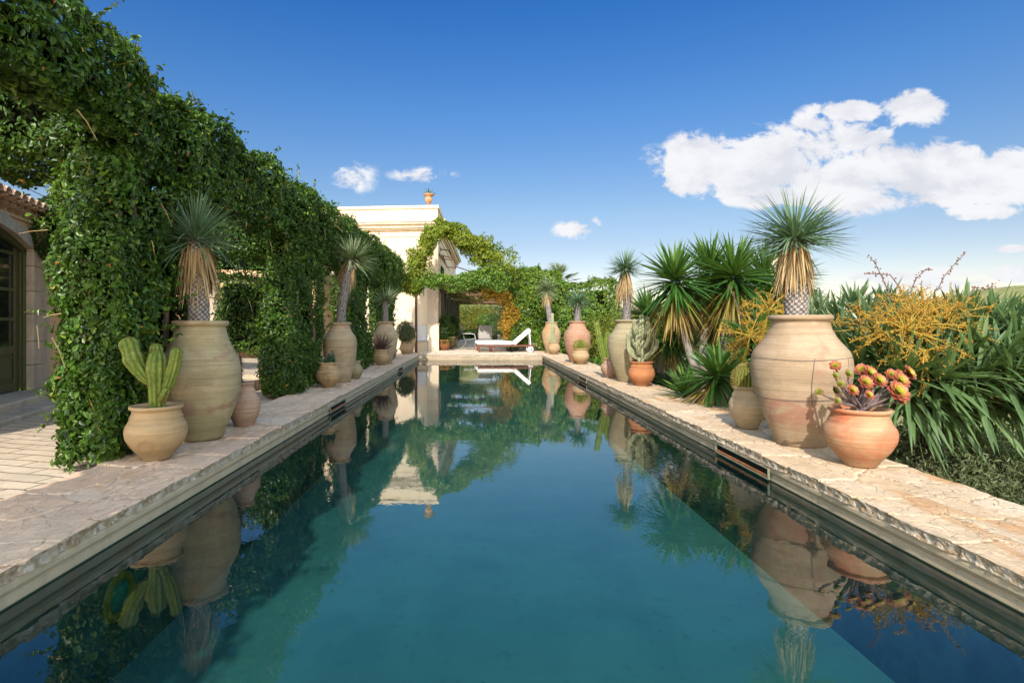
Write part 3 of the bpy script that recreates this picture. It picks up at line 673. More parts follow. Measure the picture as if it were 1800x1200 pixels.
Pp = [
 ('aeo', 2.735, 4.06, .413, .231, .24, .195, .10, 'redpatch', 'round pot flushed red holding the branching aeonium, nearest pot on the right'),
 ('bar1', 2.645, 5.55, .41, .172, .22, .14, .09, 'sand', 'sandy pot with a spiny barrel cactus tucked left of the wired jar'),
 ('euph', 2.73, 9.42, .405, .217, .21, .19, .11, 'orange', 'bright orange terracotta pot with a candelabra cactus'),
 ('prick', 2.56, 10.85, .38, .19, .20, .15, .10, 'rose', 'rosy pot peeking out behind the greenish jar with tall cactus arms'),
 ('bar2', 2.67, 14.6, .41, .225, .22, .19, .10, 'yellow', 'pale pot with a domed cactus before the pinkish jar'),
 ('col', 2.675, 19.6, .42, .215, .22, .18, .11, 'yellow', 'small buff pot with a slim column cactus at the far right corner'),
 ('cac', -2.40, 4.27, .404, .2135, .21, .182, .095, 'sand2', 'round ochre pot with a thick green cactus, nearest pot on the left'),
 ('thin', -2.31, 5.66, .44, .155, .21, .10, .09, 'rose', 'rosy narrow-necked pot with a thin dark stem behind the nearest left jar'),
 ('succ', -2.405, 9.25, .403, .21, .19, .17, .09, 'sand2', 'squat ochre pot with low blue-green succulent before the second left jar'),
 ('bare', -2.28, 10.62, .34, .16, .17, .12, .09, 'olive', 'small olive-brown pot just behind the foot of the second left jar'),
 ('dyck', -2.387, 14.25, .40, .205, .19, .17, .10, 'sand2', 'ochre pot with plum-coloured spiky leaves before the third left jar'),
 ('shrub', -2.45, 19.75, .43, .22, .23, .19, .13, 'yellow', 'buff pot holding a round grey-green shrub before the farthest left jar')]
for i, (k, x, y, H, Rm, zm, Rr, Rb, m, lab) in enumerate(Pp):
    JP[k] = (x, y, H, Rm)
    make_jar('clay_pot', lab, 'pot', x, y, H, Rm, zm, Rr, Rb, clay[m], PG, neck=.075, lip=.03, ridges=((H - .085, .006),), seed=i * 7 + 40)

# ------------------------------------------------------------------ plants in the jars
def cone_dirs(n, lo, hi, axis=(0, 0, 1), bias=1.0):
    """directions between elevations lo and hi (degrees) about an axis"""
    a = rng.uniform(0, 2 * np.pi, n); s = np.sin(R(lo)) + (np.sin(R(hi)) - np.sin(R(lo))) * rng.random(n) ** bias
    c = np.sqrt(1 - s * s); D = np.stack([c * np.cos(a), c * np.sin(a), s], 1)
    ax = unit(np.asarray(axis, float)); x = unit(np.cross([0, 1, 0.001], ax)); y = np.cross(ax, x)
    return D[:, :1] * x + D[:, 1:2] * y + D[:, 2:] * ax
def yucca(key, label, path, r0, r1, cr, n, skirt, axis=(0, 0, 1), mat='yucca', fine=True, lo=-18, w=.0145):
    """path: trunk centre line (x offset, y offset, z) in the jar's frame"""
    x, y, H, _ = JP[key]
    root = thing('yucca', label, 'yucca', (x, y, H - .09), 0, 'blue-green yuccas growing in the tall jars')
    P = np.array(path, float) - np.array([0, 0, H - .09])
    t = np.linspace(0, 1, len(P)); m = 150 if fine else 50; tt = np.linspace(0, 1, m); C = np.stack([np.interp(tt, t, P[:, k]) for k in range(3)], 1)
    for _ in range(8): C[1:-1] = (C[:-2] + 2 * C[1:-1] + C[2:]) / 4
    T, N, B = frames(C); nn = 96 if fine else 30; th = np.linspace(0, 2 * np.pi, nn, endpoint=False)
    L = np.concatenate([[0], np.cumsum(np.linalg.norm(np.diff(C, axis=0), axis=1))])
    rad = r0 + (r1 - r0) * tt
    k = 11; q = k / (2 * np.pi * ((r0 + r1) / 2)) * 2 * np.pi * .95
    TH, LL = np.meshgrid(th, L); pa = np.cos(.5 * (k * TH + q * LL * 1.0)) ; pb = np.cos(.5 * (k * TH - q * LL * 1.35))
    h = (np.abs(pa) * np.abs(pb)) ** .55
    jit = vnoise(np.stack([np.cos(TH), np.sin(TH), LL * 6], -1), 6, 4)
    rr = rad[:, None] * (1 + .10 * (h - .5) + .04 * jit)
    V = C[:, None] + rr[..., None] * (np.cos(th)[None, :, None] * N[:, None] + np.sin(th)[None, :, None] * B[:, None])
    mb = MB(); mb.add(V.reshape(-1, 3), grid_faces(m, nn, closed_v=True), 0, np.clip(h * .85 + .15 * jit, 0, 1).ravel()); mb.build('trunk', M['scale'], root, smooth=True)
    top = C[-1]; ax = unit(np.asarray(axis, float))
    cb = MB(); D = cone_dirs(n, lo, 88, axis, 1.0)
    base = top + D * r1 * .5 + ax * rng.uniform(-.05, .04, n)[:, None]
    ribbons(cb, base, D, cr * rng.uniform(.66, 1.07, n), w * rng.uniform(.8, 1.15, n), droop=rng.uniform(0, .10, n) + (rng.random(n) < .12) * rng.uniform(.1, .5, n), seg=4, fold=.35, wprof=np.array([1.25, 1, .72, .03]))
    cb.build('leaf_rosette', M[mat], root)
    if skirt > 0:
        sb = MB(); n2 = 640 if fine else 260; D2 = cone_dirs(n2, -80, -46, axis); s = rng.uniform(0, .8, n2) ** 1.3
        base = top - ax * (s * skirt * .7)[:, None] + (D2 - ax * np.sum(D2 * ax, 1)[:, None]) * r1 * 1.12
        ribbons(sb, base, D2 - ax * .35, skirt * rng.uniform(.30, .62, n2), w * 1.2, droop=rng.uniform(.5, 1.0, n2), seg=4, fold=.3, wprof=np.array([1.3, 1.2, .9, .6, .1]))
        sb.build('dead_leaf_skirt', M['dry'], root)
    return root
yucca('R1', 'large upright yucca with straw skirt in the wired cream jar on the right', [(-.03, 0, .95), (-.035, 0, 1.35), (-.045, 0, 1.72)], .088, .088, .46, 430, .36, (0, -.05, 1))
yucca('L1', 'large yucca against the dark hedge with long straw skirt, nearest on the left', [(-.01, 0, .92), (-.015, 0, 1.35), (-.05, 0, 1.77)], .083, .086, .46, 340, .42, (-.05, -.15, 1), lo=-22)
yucca('L2', 'leaning yucca whose head tips right over the second left jar', [(.0, 0, .9), (.03, 0, 1.3), (.12, 0, 1.85), (.22, 0, 2.16)], .078, .078, .46, 260, .46, (.55, -.35, .9), 'yucca_pale', False, lo=5, w=.017)
yucca('L3', 'short pale yucca with few blades in the third left jar', [(0, 0, .98), (0, 0, 1.3), (-.01, 0, 1.62)], .075, .07, .46, 150, 0, (.15, -.2, 1), 'yucca_pale', False, lo=0, w=.022)
yucca('R2', 'tall yucca with tangled straw skirt in the greenish jar on the right', [(-.03, 0, .97), (-.03, 0, 1.5), (-.06, 0, 2.0)], .068, .062, .40, 300, .5, (0, 0, 1), 'yucca', False, lo=-20, w=.015)
yucca('R3', 'short spreading yucca in the pinkish jar, third on the right', [(0, 0, .98), (.01, 0, 1.3), (.02, 0, 1.6)], .085, .08, .46, 260, 0, (0, 0, 1), 'yucca', False, lo=-20, w=.017)
yucca('R4', 'pale ball-headed yucca on a bent trunk in the far right corner jar', [(-.02, 0, .98), (-.08, 0, 1.4), (-.2, 0, 2.1), (-.17, 0, 2.3)], .10, .085, .50, 420, .5, (0, -.1, 1), 'yucca_pale', False, lo=-55, w=.02)

def ribbed(mb, P, rad, ribs=8, depth=.16, n=None):
    P = np.array(P, float); t = np.linspace(0, 1, len(P)); tt = np.linspace(0, 1, 26)
    C = np.stack([np.interp(tt, t, P[:, k]) for k in range(3)], 1)
    for _ in range(5): C[1:-1] = (C[:-2] + 2 * C[1:-1] + C[2:]) / 4
    r = np.interp(tt, np.linspace(0, 1, len(rad)), rad)
    d = np.linalg.norm(C[-1] - C[-2]); T = unit(C[-1] - C[-2]); e = []; er = []
    for a in (20, 42, 62, 80): e.append(C[-1] + T * r[-1] * math.sin(R(a)) * .9); er.append(r[-1] * math.cos(R(a)))
    C = np.concatenate([C, e]); r = np.concatenate([r, er]); r = r * (1 + .12 * vnoise(C, 16, 3))
    tube(mb, C, r, n or ribs * 8, ribs=ribs, ribd=depth)
    return C, r
def spines(mb, C, r, ribs, L=.02, m=1, step=2, k=4, w=.0022):
    T, N, B = frames(C); P = []; D = []
    for i in range(1, len(C), step):
        for j in range(ribs):
            a = 2 * math.pi * (j) / ribs; o = math.cos(a) * N[i] + math.sin(a) * B[i]
            for _ in range(k): P.append(C[i] + o * r[i] * 1.05); D.append(o + rng.normal(0, .6, 3))
    ribbons(mb, P, D, L * rng.uniform(.6, 1.2, len(P)), w, droop=0, seg=1, fold=0, m=m, wprof=np.array([1, .2]))
def plant_root(key, name, label, cat, group=None):
    x, y, H, _ = JP[key]; return thing(name, label, cat, (x, y, H - .045), 0, group)
# thick green cactus, nearest left
rt = plant_root('cac', 'cactus', 'thick lime-green ribbed cactus with four stubby arms in the ochre pot', 'cactus')
for nm, P, rad, rb in (('stem', [(0, 0, -.03), (.005, 0, .12), (.0, 0, .28), (.005, .0, .40)], [.044, .05, .056, .064, .06], 9),
                   ('arm', [(-.01, 0, .19), (-.09, 0, .25), (-.165, -.01, .37), (-.205, -.01, .50)], [.02, .036, .055, .064, .060], 8),
                   ('arm', [(.03, 0, .10), (.09, 0, .2), (.13, 0, .33), (.15, 0, .44)], [.022, .032, .04, .042, .038], 8),
                   ('arm', [(-.01, .04, .2), (-.05, .08, .35), (-.055, .09, .46)], [.03, .045, .05, .046], 8),
                   ('arm', [(.04, -.03, .08), (.075, -.035, .12), (.085, -.03, .15)], [.02, .033, .03], 6)):
    mb = MB(); C, r = ribbed(mb, P, rad, rb, .13); spines(mb, C, r, rb, .022, 1, 1, 3, .003); mb.build(nm, [M['cactus'], M['spine_brown']], rt, smooth=True)
def barrel(key, label, rad, h, dome=False):
    rt = plant_root(key, 'barrel_cactus', label, 'cactus', 'barrel cacti in pots'); mb = MB(); n = 26; ph = np.linspace(0, np.pi * .98, 26)
    th = np.linspace(0, 2 * np.pi, n * 6, endpoint=False); z = h / 2 - h / 2 * np.cos(ph[::-1]); rr = rad * np.sin(np.pi * np.clip(.12 + .88 * (1 - ph[::-1] / np.pi), 0, 1)) ** .75
    zz = np.linspace(0, 1, 26); rr = rad * np.sqrt(np.clip(1 - (zz * 1.75 - .75) ** 2 * np.where(zz > .43, 1, .5), 0.0004, 1)); z = zz * h
    k = 1 + .07 * (np.abs(np.cos(n * th / 2)) * 2 - 1)
    V = np.stack([rr[:, None] * k * np.cos(th), rr[:, None] * k * np.sin(th), z[:, None] + 0 * th], -1)
    mb.add(V.reshape(-1, 3), grid_faces(26, len(th), closed_v=True), 0, np.tile(np.clip(.5 + (k - 1) * 7, 0, 1), 26))
    P = []; D = []
    for j in range(n):
        a = 2 * math.pi * j / n
        for i in range(2, 26):
            o = np.array([math.cos(a), math.sin(a), .4 + (i / 26) * .9 - .5]); b = np.array([rr[i] * 1.07 * math.cos(a), rr[i] * 1.07 * math.sin(a), z[i]])
            for _ in range(14): P.append(b); D.append(o + rng.normal(0, .8, 3))
    ribbons(mb, P, D, .03 * rng.uniform(.5, 1.2, len(P)), .0024, droop=0, seg=1, fold=0, m=1, wprof=np.array([1, .2])); mb.build('body', [M['cactus'], M['spine']], rt)
barrel('bar1', 'spiny barrel cactus left of the wired jar', .125, .25)
barrel('bar2', 'domed spiny cactus in the pale pot before the pinkish jar', .165, .26)
# candelabra
rt = plant_root('euph', 'candelabra_cactus', 'grey-green many-armed candelabra cactus in the orange pot', 'cactus')
arms = [('stem', [(-.01, 0, -.03), (-.01, 0, .25), (0, 0, .5), (.01, 0, .78)], [.045, .045, .05, .035])]
for a, bz, sp, top in ((0, .08, .2, .55), (60, .10, .17, .42), (125, .2, .15, .62), (180, .07, .21, .5), (235, .12, .18, .46), (300, .25, .17, .66), (20, .42, .12, .76), (200, .4, .13, .72), (150, .13, .22, .38), (345, .12, .24, .40)):
    c, s = math.cos(R(a)), math.sin(R(a)); arms.append(('arm', [(0, 0, bz), (c * sp * .6, s * sp * .6, bz + .05), (c * sp, s * sp, bz + .16), (c * sp * 1.05, s * sp * 1.05, top)], [.02, .026, .032, .026]))
for nm, P, rad in arms:
    mb = MB(); C, r = ribbed(mb, P, rad, 5, .25); spines(mb, C, r, 5, .016, 1, 2, 2); mb.build(nm, [M['cactus_grey'], M['spine']], rt, smooth=True)
rt = plant_root('prick', 'cactus', 'tall pale green cactus arms rising behind the greenish jar', 'cactus')
for nm, P, rad in (('stem', [(-.12, .0, -.02), (-.18, 0, .25), (-.27, 0, .68)], [.05, .055, .05]), ('arm', [(-.06, .1, -.02), (-.05, .1, .3), (-.03, .1, .5)], [.05, .055, .05])):
    mb = MB(); C, r = ribbed(mb, P, rad, 6, .2); spines(mb, C, r, 6, .02, 1, 2, 3); mb.build(nm, [M['cactus'], M['spine']], rt, smooth=True)
rt = plant_root('col', 'column_cactus', 'slim grey column cactus with short offsets in the far right pot', 'cactus')
for nm, P, rad in (('stem', [(-.05, 0, -.02), (-.055, 0, .5), (-.06, 0, 1.0)], [.05, .055, .045]), ('offset', [(-.12, -.03, -.02), (-.12, -.03, .28)], [.035, .03]), ('offset', [(.02, -.04, -.02), (.02, -.04, .2)], [.03, .03]), ('offset', [(-.02, -.08, -.02), (-.02, -.08, .33)], [.03, .03])):
    mb = MB(); C, r = ribbed(mb, P, rad, 7, .18); spines(mb, C, r, 7, .018, 1, 2, 2); mb.build(nm, [M['cactus_grey'], M['spine']], rt, smooth=True)
# low succulent, plum spikes, thin stem, shrub
rt = plant_root('succ', 'succulent', 'low blue-green trailing succulent in the squat ochre pot', 'succulent'); mb = MB()
for _ in range(34):
    b = np.array([rng.uniform(-.14, .14), rng.uniform(-.14, .14), 0]); h = rng.uniform(.03, .16) + (.06 if b[0] > 0 else 0); t = b + np.array([rng.normal(0, .02), rng.normal(0, .02), h]); n = 26
    D = cone_dirs(n, -10, 80); s = rng.random(n)[:, None]; ribbons(mb, b + (t - b) * s, D, .035 * rng.uniform(.7, 1.3, n), .016, .1, 2, .3, wprof=np.array([.7, 1, .1]))
mb.build('foliage', M['succ'], rt)
rt = plant_root('dyck', 'spiky_succulent', 'plum-brown spiky succulent before the third left jar', 'succulent'); mb = MB(); n = 90
D = cone_dirs(n, 25, 85); ribbons(mb, D * .03 + np.array([0, 0, -.01]), D, .46 * rng.uniform(.6, 1.15, n), .03, rng.uniform(-.1, .15, n), 4, .5); mb.build('foliage', M['plum'], rt)
rt = plant_root('thin', 'seedling', 'thin dark leafy stem in the rosy narrow-necked pot', 'plant'); mb = MB(); C = np.array([(-.03, 0, -.02), (-.035, 0, .1), (-.03, 0, .2), (-.04, 0, .3)]); tube(mb, C, [.012, .012, .01, .006], 8)
mb.build('stem', M['bark'], rt, smooth=True); mb = MB(); n = 120; s = rng.random(n); P = C[0] + (C[-1] - C[0]) * s[:, None]; ribbons(mb, P, cone_dirs(n, -10, 60), .05, .012, .1, 2, .3); mb.build('foliage', M['plum'], rt)
rt = plant_root('shrub', 'potted_shrub', 'round grey-green shrub in the buff pot by the iron post', 'shrub'); mb = MB(); n = 5200
D = unit(rng.normal(0, 1, (n, 3))); rr = rng.uniform(.55, 1, n) ** .5; P = D * rr[:, None] * np.array([.33, .33, .36]) * (1 + .55 * fbm(D, 2.2, 3))[:, None] + np.array([0, 0, .36]); leaves(mb, P, D, .045, 0, .45)
mb.build('foliage', M['leaf_olive'], rt); mb = MB(); tube(mb, [(0, 0, -.03), (.01, 0, .15), (0, 0, .4)], [.02, .018, .01], 8)
for a in range(5): tube(mb, [(0, 0, .08), (math.cos(a * 1.3) * .12, math.sin(a * 1.3) * .12, .25), (math.cos(a * 1.3) * .2, math.sin(a * 1.3) * .2, .45)], [.01, .008, .004], 6)
mb.build('stem', M['bark'], rt)
# aeonium
def aeonium():
    x, y, H, _ = JP['aeo']; root = thing('aeonium', 'branching aeonium with coppery red rosettes in the red-flushed pot', 'succulent', (x, y, H - .045))
    Yp = y
    heads = [ # px, py, radius px, facing x, depth offset, young
     (1468, 643, 9, -.3, .0, 0), (1468, 660, 7, .1, -.02, 1), (1491, 657, 8, .1, -.03, 1), (1439, 689, 7, -.5, -.05, 1), (1477, 675, 8, -.1, -.04, 1), (1471, 704, 7, .1, -.09, 1), (1498, 686, 10, .1, -.10, 0),
     (1514, 650, 10, -.4, .06, 0), (1528, 656, 13, .2, .02, 0), (1521, 672, 12, .0, -.03, 0), (1544, 669, 13, .15, -.02, 0), (1520, 684, 10, 0, .03, 0), (1527, 694, 8, .1, -.09, 0),
     (1566, 658, 9, -.2, .06, 0), (1582, 669, 14, .1, -.0, 0), (1581, 660, 10, .1, .06, 0), (1597, 656, 13, .5, .04, 0), (1577, 689, 18, .1, -.10, 0), (1583, 703, 9, .3, -.04, 0), (1468, 686, 7, .2, .03, 1)]
    st = MB(); trunk = np.array([0, 0, 0.0])
    forks = [np.array([-.03, 0, .06]), np.array([.04, .0, .05]), np.array([0.0, -.02, .05]), np.array([.02, .05, .06])]
    for i, (px, py, rp, fx, dy, yg) in enumerate(heads):
        Y = Yp + dy; c = np.array([PX(px, Y) - x, dy, PZ(py, Y) - (H - .045)]); rad = rp * Y / F * 1.1
        f = forks[0] if px < 1495 else (forks[1] if px > 1560 else forks[2 + i % 2])
        out = np.array([c[0] * .8, dy * .5, .02]); mid = f + (c - f) * .5 + np.array([0, 0, -.012]) + out * .08
        P = np.array([trunk * 1.0 + np.array([0, 0, -.03]), f * .6, f, mid, c - np.array([fx, -.75, .6]) * rad * .25]); t = np.linspace(0, 1, 5); tt = np.linspace(0, 1, 12); C = np.stack([np.interp(tt, t, P[:, k]) for k in range(3)], 1)
        for _ in range(2): C[1:-1] = (C[:-2] + 2 * C[1:-1] + C[2:]) / 4
        tube(st, C, np.linspace(.016, .006, 12), 8)
        ax = unit(np.array([fx, -.85, .55])); mb = MB(); nl = 34 if not yg else 22
        for j in range(nl):
            q = (j + .5) / nl; el = 80 - 78 * q ** .62; a = j * 2.39996; e1 = unit(np.cross([0, 0, 1.0], ax)); e2 = np.cross(ax, e1)
            o = math.cos(a) * e1 + math.sin(a) * e2; D = o * math.cos(R(el)) + ax * math.sin(R(el)); L = rad * (.25 + .88 * q ** .8)
            ribbons(mb, [c + o * rad * .03], [D], L, L * .80, droop=-.10, seg=4, fold=.22, r=min(1, max(0, q * 1.02 - .04)), wprof=np.array([.35, .75, 1.0, .85, .2]), side=np.cross(D, ax)[None] / max(1e-6, np.linalg.norm(np.cross(D, ax))), grav=-ax)
        mb.build('rosette', M['aeo_g'] if yg else M['aeo'], root, smooth=True)
    st.build('stem', M['aeo_stem'], root, smooth=True)
aeonium()

# ================================================================== CLIMBER-COVERED PERGOLA
def jar_clear(P):
    keep = np.ones(len(P), bool)
    for k, (x, y, H, Rm) in JP.items():
        d = np.hypot(P[:, 0] - x, P[:, 1] - y); keep &= ~((d < Rm + .04) & (P[:, 2] < H + .1))
        if k[0] in 'L' and k[1:].isdigit(): keep &= ~((d < .14) & (P[:, 2] < 1.6))
    return keep
def leafy_box(mb, x0, x1, y0, y1, z0, z1, dens, size, faces='xXyYzZ', amp=.12, core=True, seed=1, m=1, shag=.10, dead=.004, ms=1.9, corem=0):
    """a clipped mass of leaves: an uneven shell of small leaves over a solid core darkened as inner shade"""
    c = np.array([(x0 + x1) / 2, (y0 + y1) / 2, (z0 + z1) / 2]); hs = np.array([(x1 - x0) / 2, (y1 - y0) / 2, (z1 - z0) / 2])
    Pn = []; Nn = []
    for ax, ch in enumerate('xyz'):
        for s, cc in ((-1, ch), (1, ch.upper())):
            if cc not in faces: continue
            o = [k for k in range(3) if k != ax]; area = 4 * hs[o[0]] * hs[o[1]]; n = int(area * dens)
            P = np.zeros((n, 3)); P[:, ax] = s * hs[ax]; P[:, o[0]] = rng.uniform(-1, 1, n) * hs[o[0]]; P[:, o[1]] = rng.uniform(-1, 1, n) * hs[o[1]]
            N = np.zeros((n, 3)); N[:, ax] = s; Pn.append(P); Nn.append(N)
    P = np.concatenate(Pn); N = np.concatenate(Nn)
    # round the edges
    rad = np.minimum(.28, hs.min() * .8); inner = np.clip(P, -(hs - rad), hs - rad); d = P - inner; ln = np.linalg.norm(d, axis=1, keepdims=True)
    P = inner + d / np.maximum(ln, 1e-6) * rad; N = unit(d + N * .15)
    W = P + c
    lump = fbm(W, ms, seed, 3); fine = vnoise(W, 7, seed + 2)
    W = W + N * (amp * 1.6 * lump + amp * .5 * fine - rng.random(len(W)) ** 1.5 * shag)[:, None]
    # stray shoots
    kk = rng.random(len(W)) < .03; W[kk] += N[kk] * (rng.random(kk.sum()) * .09)[:, None]
    # gaps where the growth is thin
    thin = fbm(W, 3.2, seed + 8, 2); keep = jar_clear(W) & (rng.random(len(W)) < np.clip(1.15 + thin * 1.6, .18, 1)); W = W[keep]; N = N[keep]
    dd = rng.random(len(W)) < dead
    leaves(mb, W[~dd], N[~dd], size, m, .52, .55, .5, r=np.clip(rng.normal(.42, .22, (~dd).sum()) + .25 * fbm(W[~dd], 2.5, seed + 5, 2), 0, 1)); leaves(mb, W[dd], N[dd], size * 1.1, m + 1, .5, .8, 1)
    # sprigs standing clear of the outline
    ns = int(len(W) / 230); idx = rng.integers(0, len(W), ns)
    for i in idx:
        if N[i][2] < -.3: continue
        D = unit(N[i] + rng.normal(0, .45, 3) + np.array([0, 0, .35])); L = rng.uniform(.08, .3); k = int(L / size * 3.2) + 3; s = np.linspace(.1, 1, k)[:, None]
        ribbons(mb, W[i][None], D[None], L * 1.02, .006, .0, 2, 0, m=m + 1 if L > .22 else m)
        leaves(mb, W[i] + D * s * L + rng.normal(0, size * .22, (k, 3)), np.tile(D, (k, 1)), size * .85, m, .5, .9, 0)
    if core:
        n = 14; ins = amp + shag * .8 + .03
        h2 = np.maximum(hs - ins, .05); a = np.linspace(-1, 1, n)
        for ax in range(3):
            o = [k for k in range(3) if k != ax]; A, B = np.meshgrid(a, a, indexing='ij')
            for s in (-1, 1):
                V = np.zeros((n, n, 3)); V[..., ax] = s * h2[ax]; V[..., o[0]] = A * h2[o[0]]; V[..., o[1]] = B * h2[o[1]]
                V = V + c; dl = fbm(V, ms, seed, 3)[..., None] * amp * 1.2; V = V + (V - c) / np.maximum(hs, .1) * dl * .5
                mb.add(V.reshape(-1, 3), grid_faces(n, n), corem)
def pergola():
    root = thing('climbing_pergola', 'long pergola wall smothered in dark glossy evergreen climber along the left pool side', 'pergola', (-2.9, 8, -.07))
    off = np.array([-2.9, 8, -.07]); mats = [M['core'], M['leaf_hedge'], M['leaf_dead']]
    def part(name, *boxes, **kw):
        mb = MB()
        for b in boxes: leafy_box(mb, *b[:6], b[6], b[7], **b[8])
        mb.move(-off); mb.build(name, mats, root)
    X0, X1 = -3.17, -2.60; XB = -3.02
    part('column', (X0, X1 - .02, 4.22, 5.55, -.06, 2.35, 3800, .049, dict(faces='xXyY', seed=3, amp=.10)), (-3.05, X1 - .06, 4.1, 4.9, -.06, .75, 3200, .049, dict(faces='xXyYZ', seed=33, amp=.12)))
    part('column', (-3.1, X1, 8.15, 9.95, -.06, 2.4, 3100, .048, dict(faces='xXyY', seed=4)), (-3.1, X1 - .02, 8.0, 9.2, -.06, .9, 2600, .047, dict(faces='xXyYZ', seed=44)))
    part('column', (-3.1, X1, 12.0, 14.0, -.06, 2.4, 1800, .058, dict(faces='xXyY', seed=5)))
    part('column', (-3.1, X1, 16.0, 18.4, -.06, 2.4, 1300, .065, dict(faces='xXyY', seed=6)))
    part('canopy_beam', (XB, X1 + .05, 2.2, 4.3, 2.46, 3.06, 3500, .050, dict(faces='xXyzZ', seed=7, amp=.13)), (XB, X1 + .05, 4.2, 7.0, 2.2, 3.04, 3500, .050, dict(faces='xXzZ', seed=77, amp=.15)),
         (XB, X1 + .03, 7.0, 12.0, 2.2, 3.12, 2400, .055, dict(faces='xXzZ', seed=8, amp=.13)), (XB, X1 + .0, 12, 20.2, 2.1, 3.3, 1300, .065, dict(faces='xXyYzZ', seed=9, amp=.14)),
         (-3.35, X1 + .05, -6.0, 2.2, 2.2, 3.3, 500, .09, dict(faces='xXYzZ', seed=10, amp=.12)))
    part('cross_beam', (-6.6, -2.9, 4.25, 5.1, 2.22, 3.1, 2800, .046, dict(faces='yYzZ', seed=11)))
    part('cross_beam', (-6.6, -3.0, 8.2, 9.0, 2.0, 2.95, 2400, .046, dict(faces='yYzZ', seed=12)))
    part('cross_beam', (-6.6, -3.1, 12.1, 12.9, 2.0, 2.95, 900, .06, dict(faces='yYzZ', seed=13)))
    # woody canes seen between the leaves, and long dry shoots
    for (yy, x) in ((4.7, -2.8), (5.2, -2.75), (8.7, -2.75), (9.3, -2.7), (12.6, -2.75), (13.4, -2.7), (16.8, -2.75)):
        w = MB(); P = [(x, yy, -.07)] + [(x + rng.normal(0, .04), yy + rng.normal(0, .08), z) for z in np.linspace(.4, 2.6, 6)]; tube(w, P, np.linspace(.035, .012, 7), 8)
        w.move(-off); w.build('woody_stem', M['bark'], root, smooth=True)
    k = 0
    while k < 34:
        yy = rng.uniform(3, 11); P0 = np.array([-2.56 + rng.normal(0, .04), yy, rng.uniform(.9, 3.0)]); D = unit(np.array([rng.uniform(.0, .4), rng.normal(0, .7), rng.normal(-.6, .5)])); L = rng.uniform(.06, .18)
        if jar_clear(P0[None])[0]:
            s = MB(); tube(s, [P0, P0 + D * L * .5, P0 + D * L + np.array([0, 0, -.04])], [.004, .0035, .002], 5); s.move(-off); s.build('dry_shoot', M['dry'], root); k += 1
    for px, py, L in ((55, 408, .2), (78, 555, .12)):
        s = MB(); P0 = np.array([PX(px + 30, 4.15), 4.15, PZ(py - 4, 4.15)]); tube(s, [P0, P0 + np.array([-L * .6, 0, -.01]), P0 + np.array([-L, -.02, -.03])], [.003, .002, .0015], 5); s.move(-off); s.build('dry_shoot', M['dry'], root)
pergola()

def shell_pts(C, r, n, seed, amp=.2):
    """points on a lumpy tube shell round the centre line C"""
    C = np.asarray(C, float); L = np.concatenate([[0], np.cumsum(np.linalg.norm(np.diff(C, axis=0), axis=1))]); s = rng.uniform(0, L[-1], n)
    Q = np.stack([np.interp(s, L, C[:, k]) for k in range(3)], 1); rr = np.interp(s, L, r)
    N = unit(rng.normal(0, 1, (n, 3))); P = Q + N * (rr * (1 + amp * 2 * fbm(Q + N * rr[:, None], 2.2, seed, 3)) * (1 - .45 * rng.random(n) ** 2))[:, None]; return P, N
def vine():
    root = thing('climbing_vine', 'yellow-green and autumn orange vine looping over the terrace entrance on wires', 'climbing plant', (0, 20.8, 0)); off = np.array([0, 20.8, 0])
    Yv = 20.9
    def seg(name, pts, dens, mat, size=.07, amp=.45, jit=.3):
        C = np.array([(PX(a, Yv + dy), Yv + dy, PZ(b, Yv + dy)) for a, b, rr, dy in pts]); r = np.array([rr * Yv / F for a, b, rr, dy in pts])
        n = int(dens); P, N = shell_pts(C, r, n, len(name), amp); thin = fbm(P, 3.0, 9, 3); kp = rng.random(n) < np.clip(.95 + 2.2 * thin, .05, 1); P = P[kp]; N = N[kp]
        for i in rng.integers(0, len(P), 46):
            D = unit(N[i] + rng.normal(0, .5, 3) + [0, 0, .3]); q = np.linspace(0, 1, 9)[:, None]; P = np.concatenate([P, P[i] + D * q * rng.uniform(.1, .4) + rng.normal(0, .03, (9, 3))]); N = np.concatenate([N, np.tile(D, (9, 1))])
        n = len(P); m = MB(); leaves(m, P, N, size, 0, .7, .7, .3, r=np.clip(rng.normal(.45, .25, n) + .4 * fbm(P, 1.2, 4, 2), 0, 1)); m.move(-off); m.build(name, mat, root)
    seg('wall_growth', [(774, 404, 12, 0), (757, 412, 18, 0), (744, 432, 17, 0), (737, 460, 19, 0), (730, 484, 24, 0), (720, 500, 22, 0), (712, 505, 16, 0)], 15000, M['leaf_vine'])
    seg('arch_growth', [(766, 398, 12, 0), (786, 405, 17, .2), (812, 417, 20, .3), (838, 433, 25, .4), (862, 452, 31, .5), (885, 472, 34, .5)], 22000, M['leaf_vine'])
    seg('beam_growth', [(712, 498, 14, 0), (745, 499, 14, 0), (775, 492, 13, 0), (805, 496, 12, 0), (840, 492, 13, 0), (880, 490, 26, 0)], 13000, M['leaf_green'])
    seg('autumn_growth', [(850, 512, 9, 1.2), (875, 517, 15, 1.2), (893, 530, 18, 1.2), (899, 552, 17, 1.2), (894, 574, 14, 1.2), (890, 592, 8, 1.2)], 8000, M['leaf_autumn'], .06, .6)
    seg('autumn_growth', [(862, 500, 12, 1.6), (890, 508, 20, 1.9), (917, 530, 20, 2.1), (925, 560, 18, 2.1), (918, 590, 16, 2.1), (906, 606, 10, 2.1)], 8000, M['leaf_vine'], .07, .6)
vine()
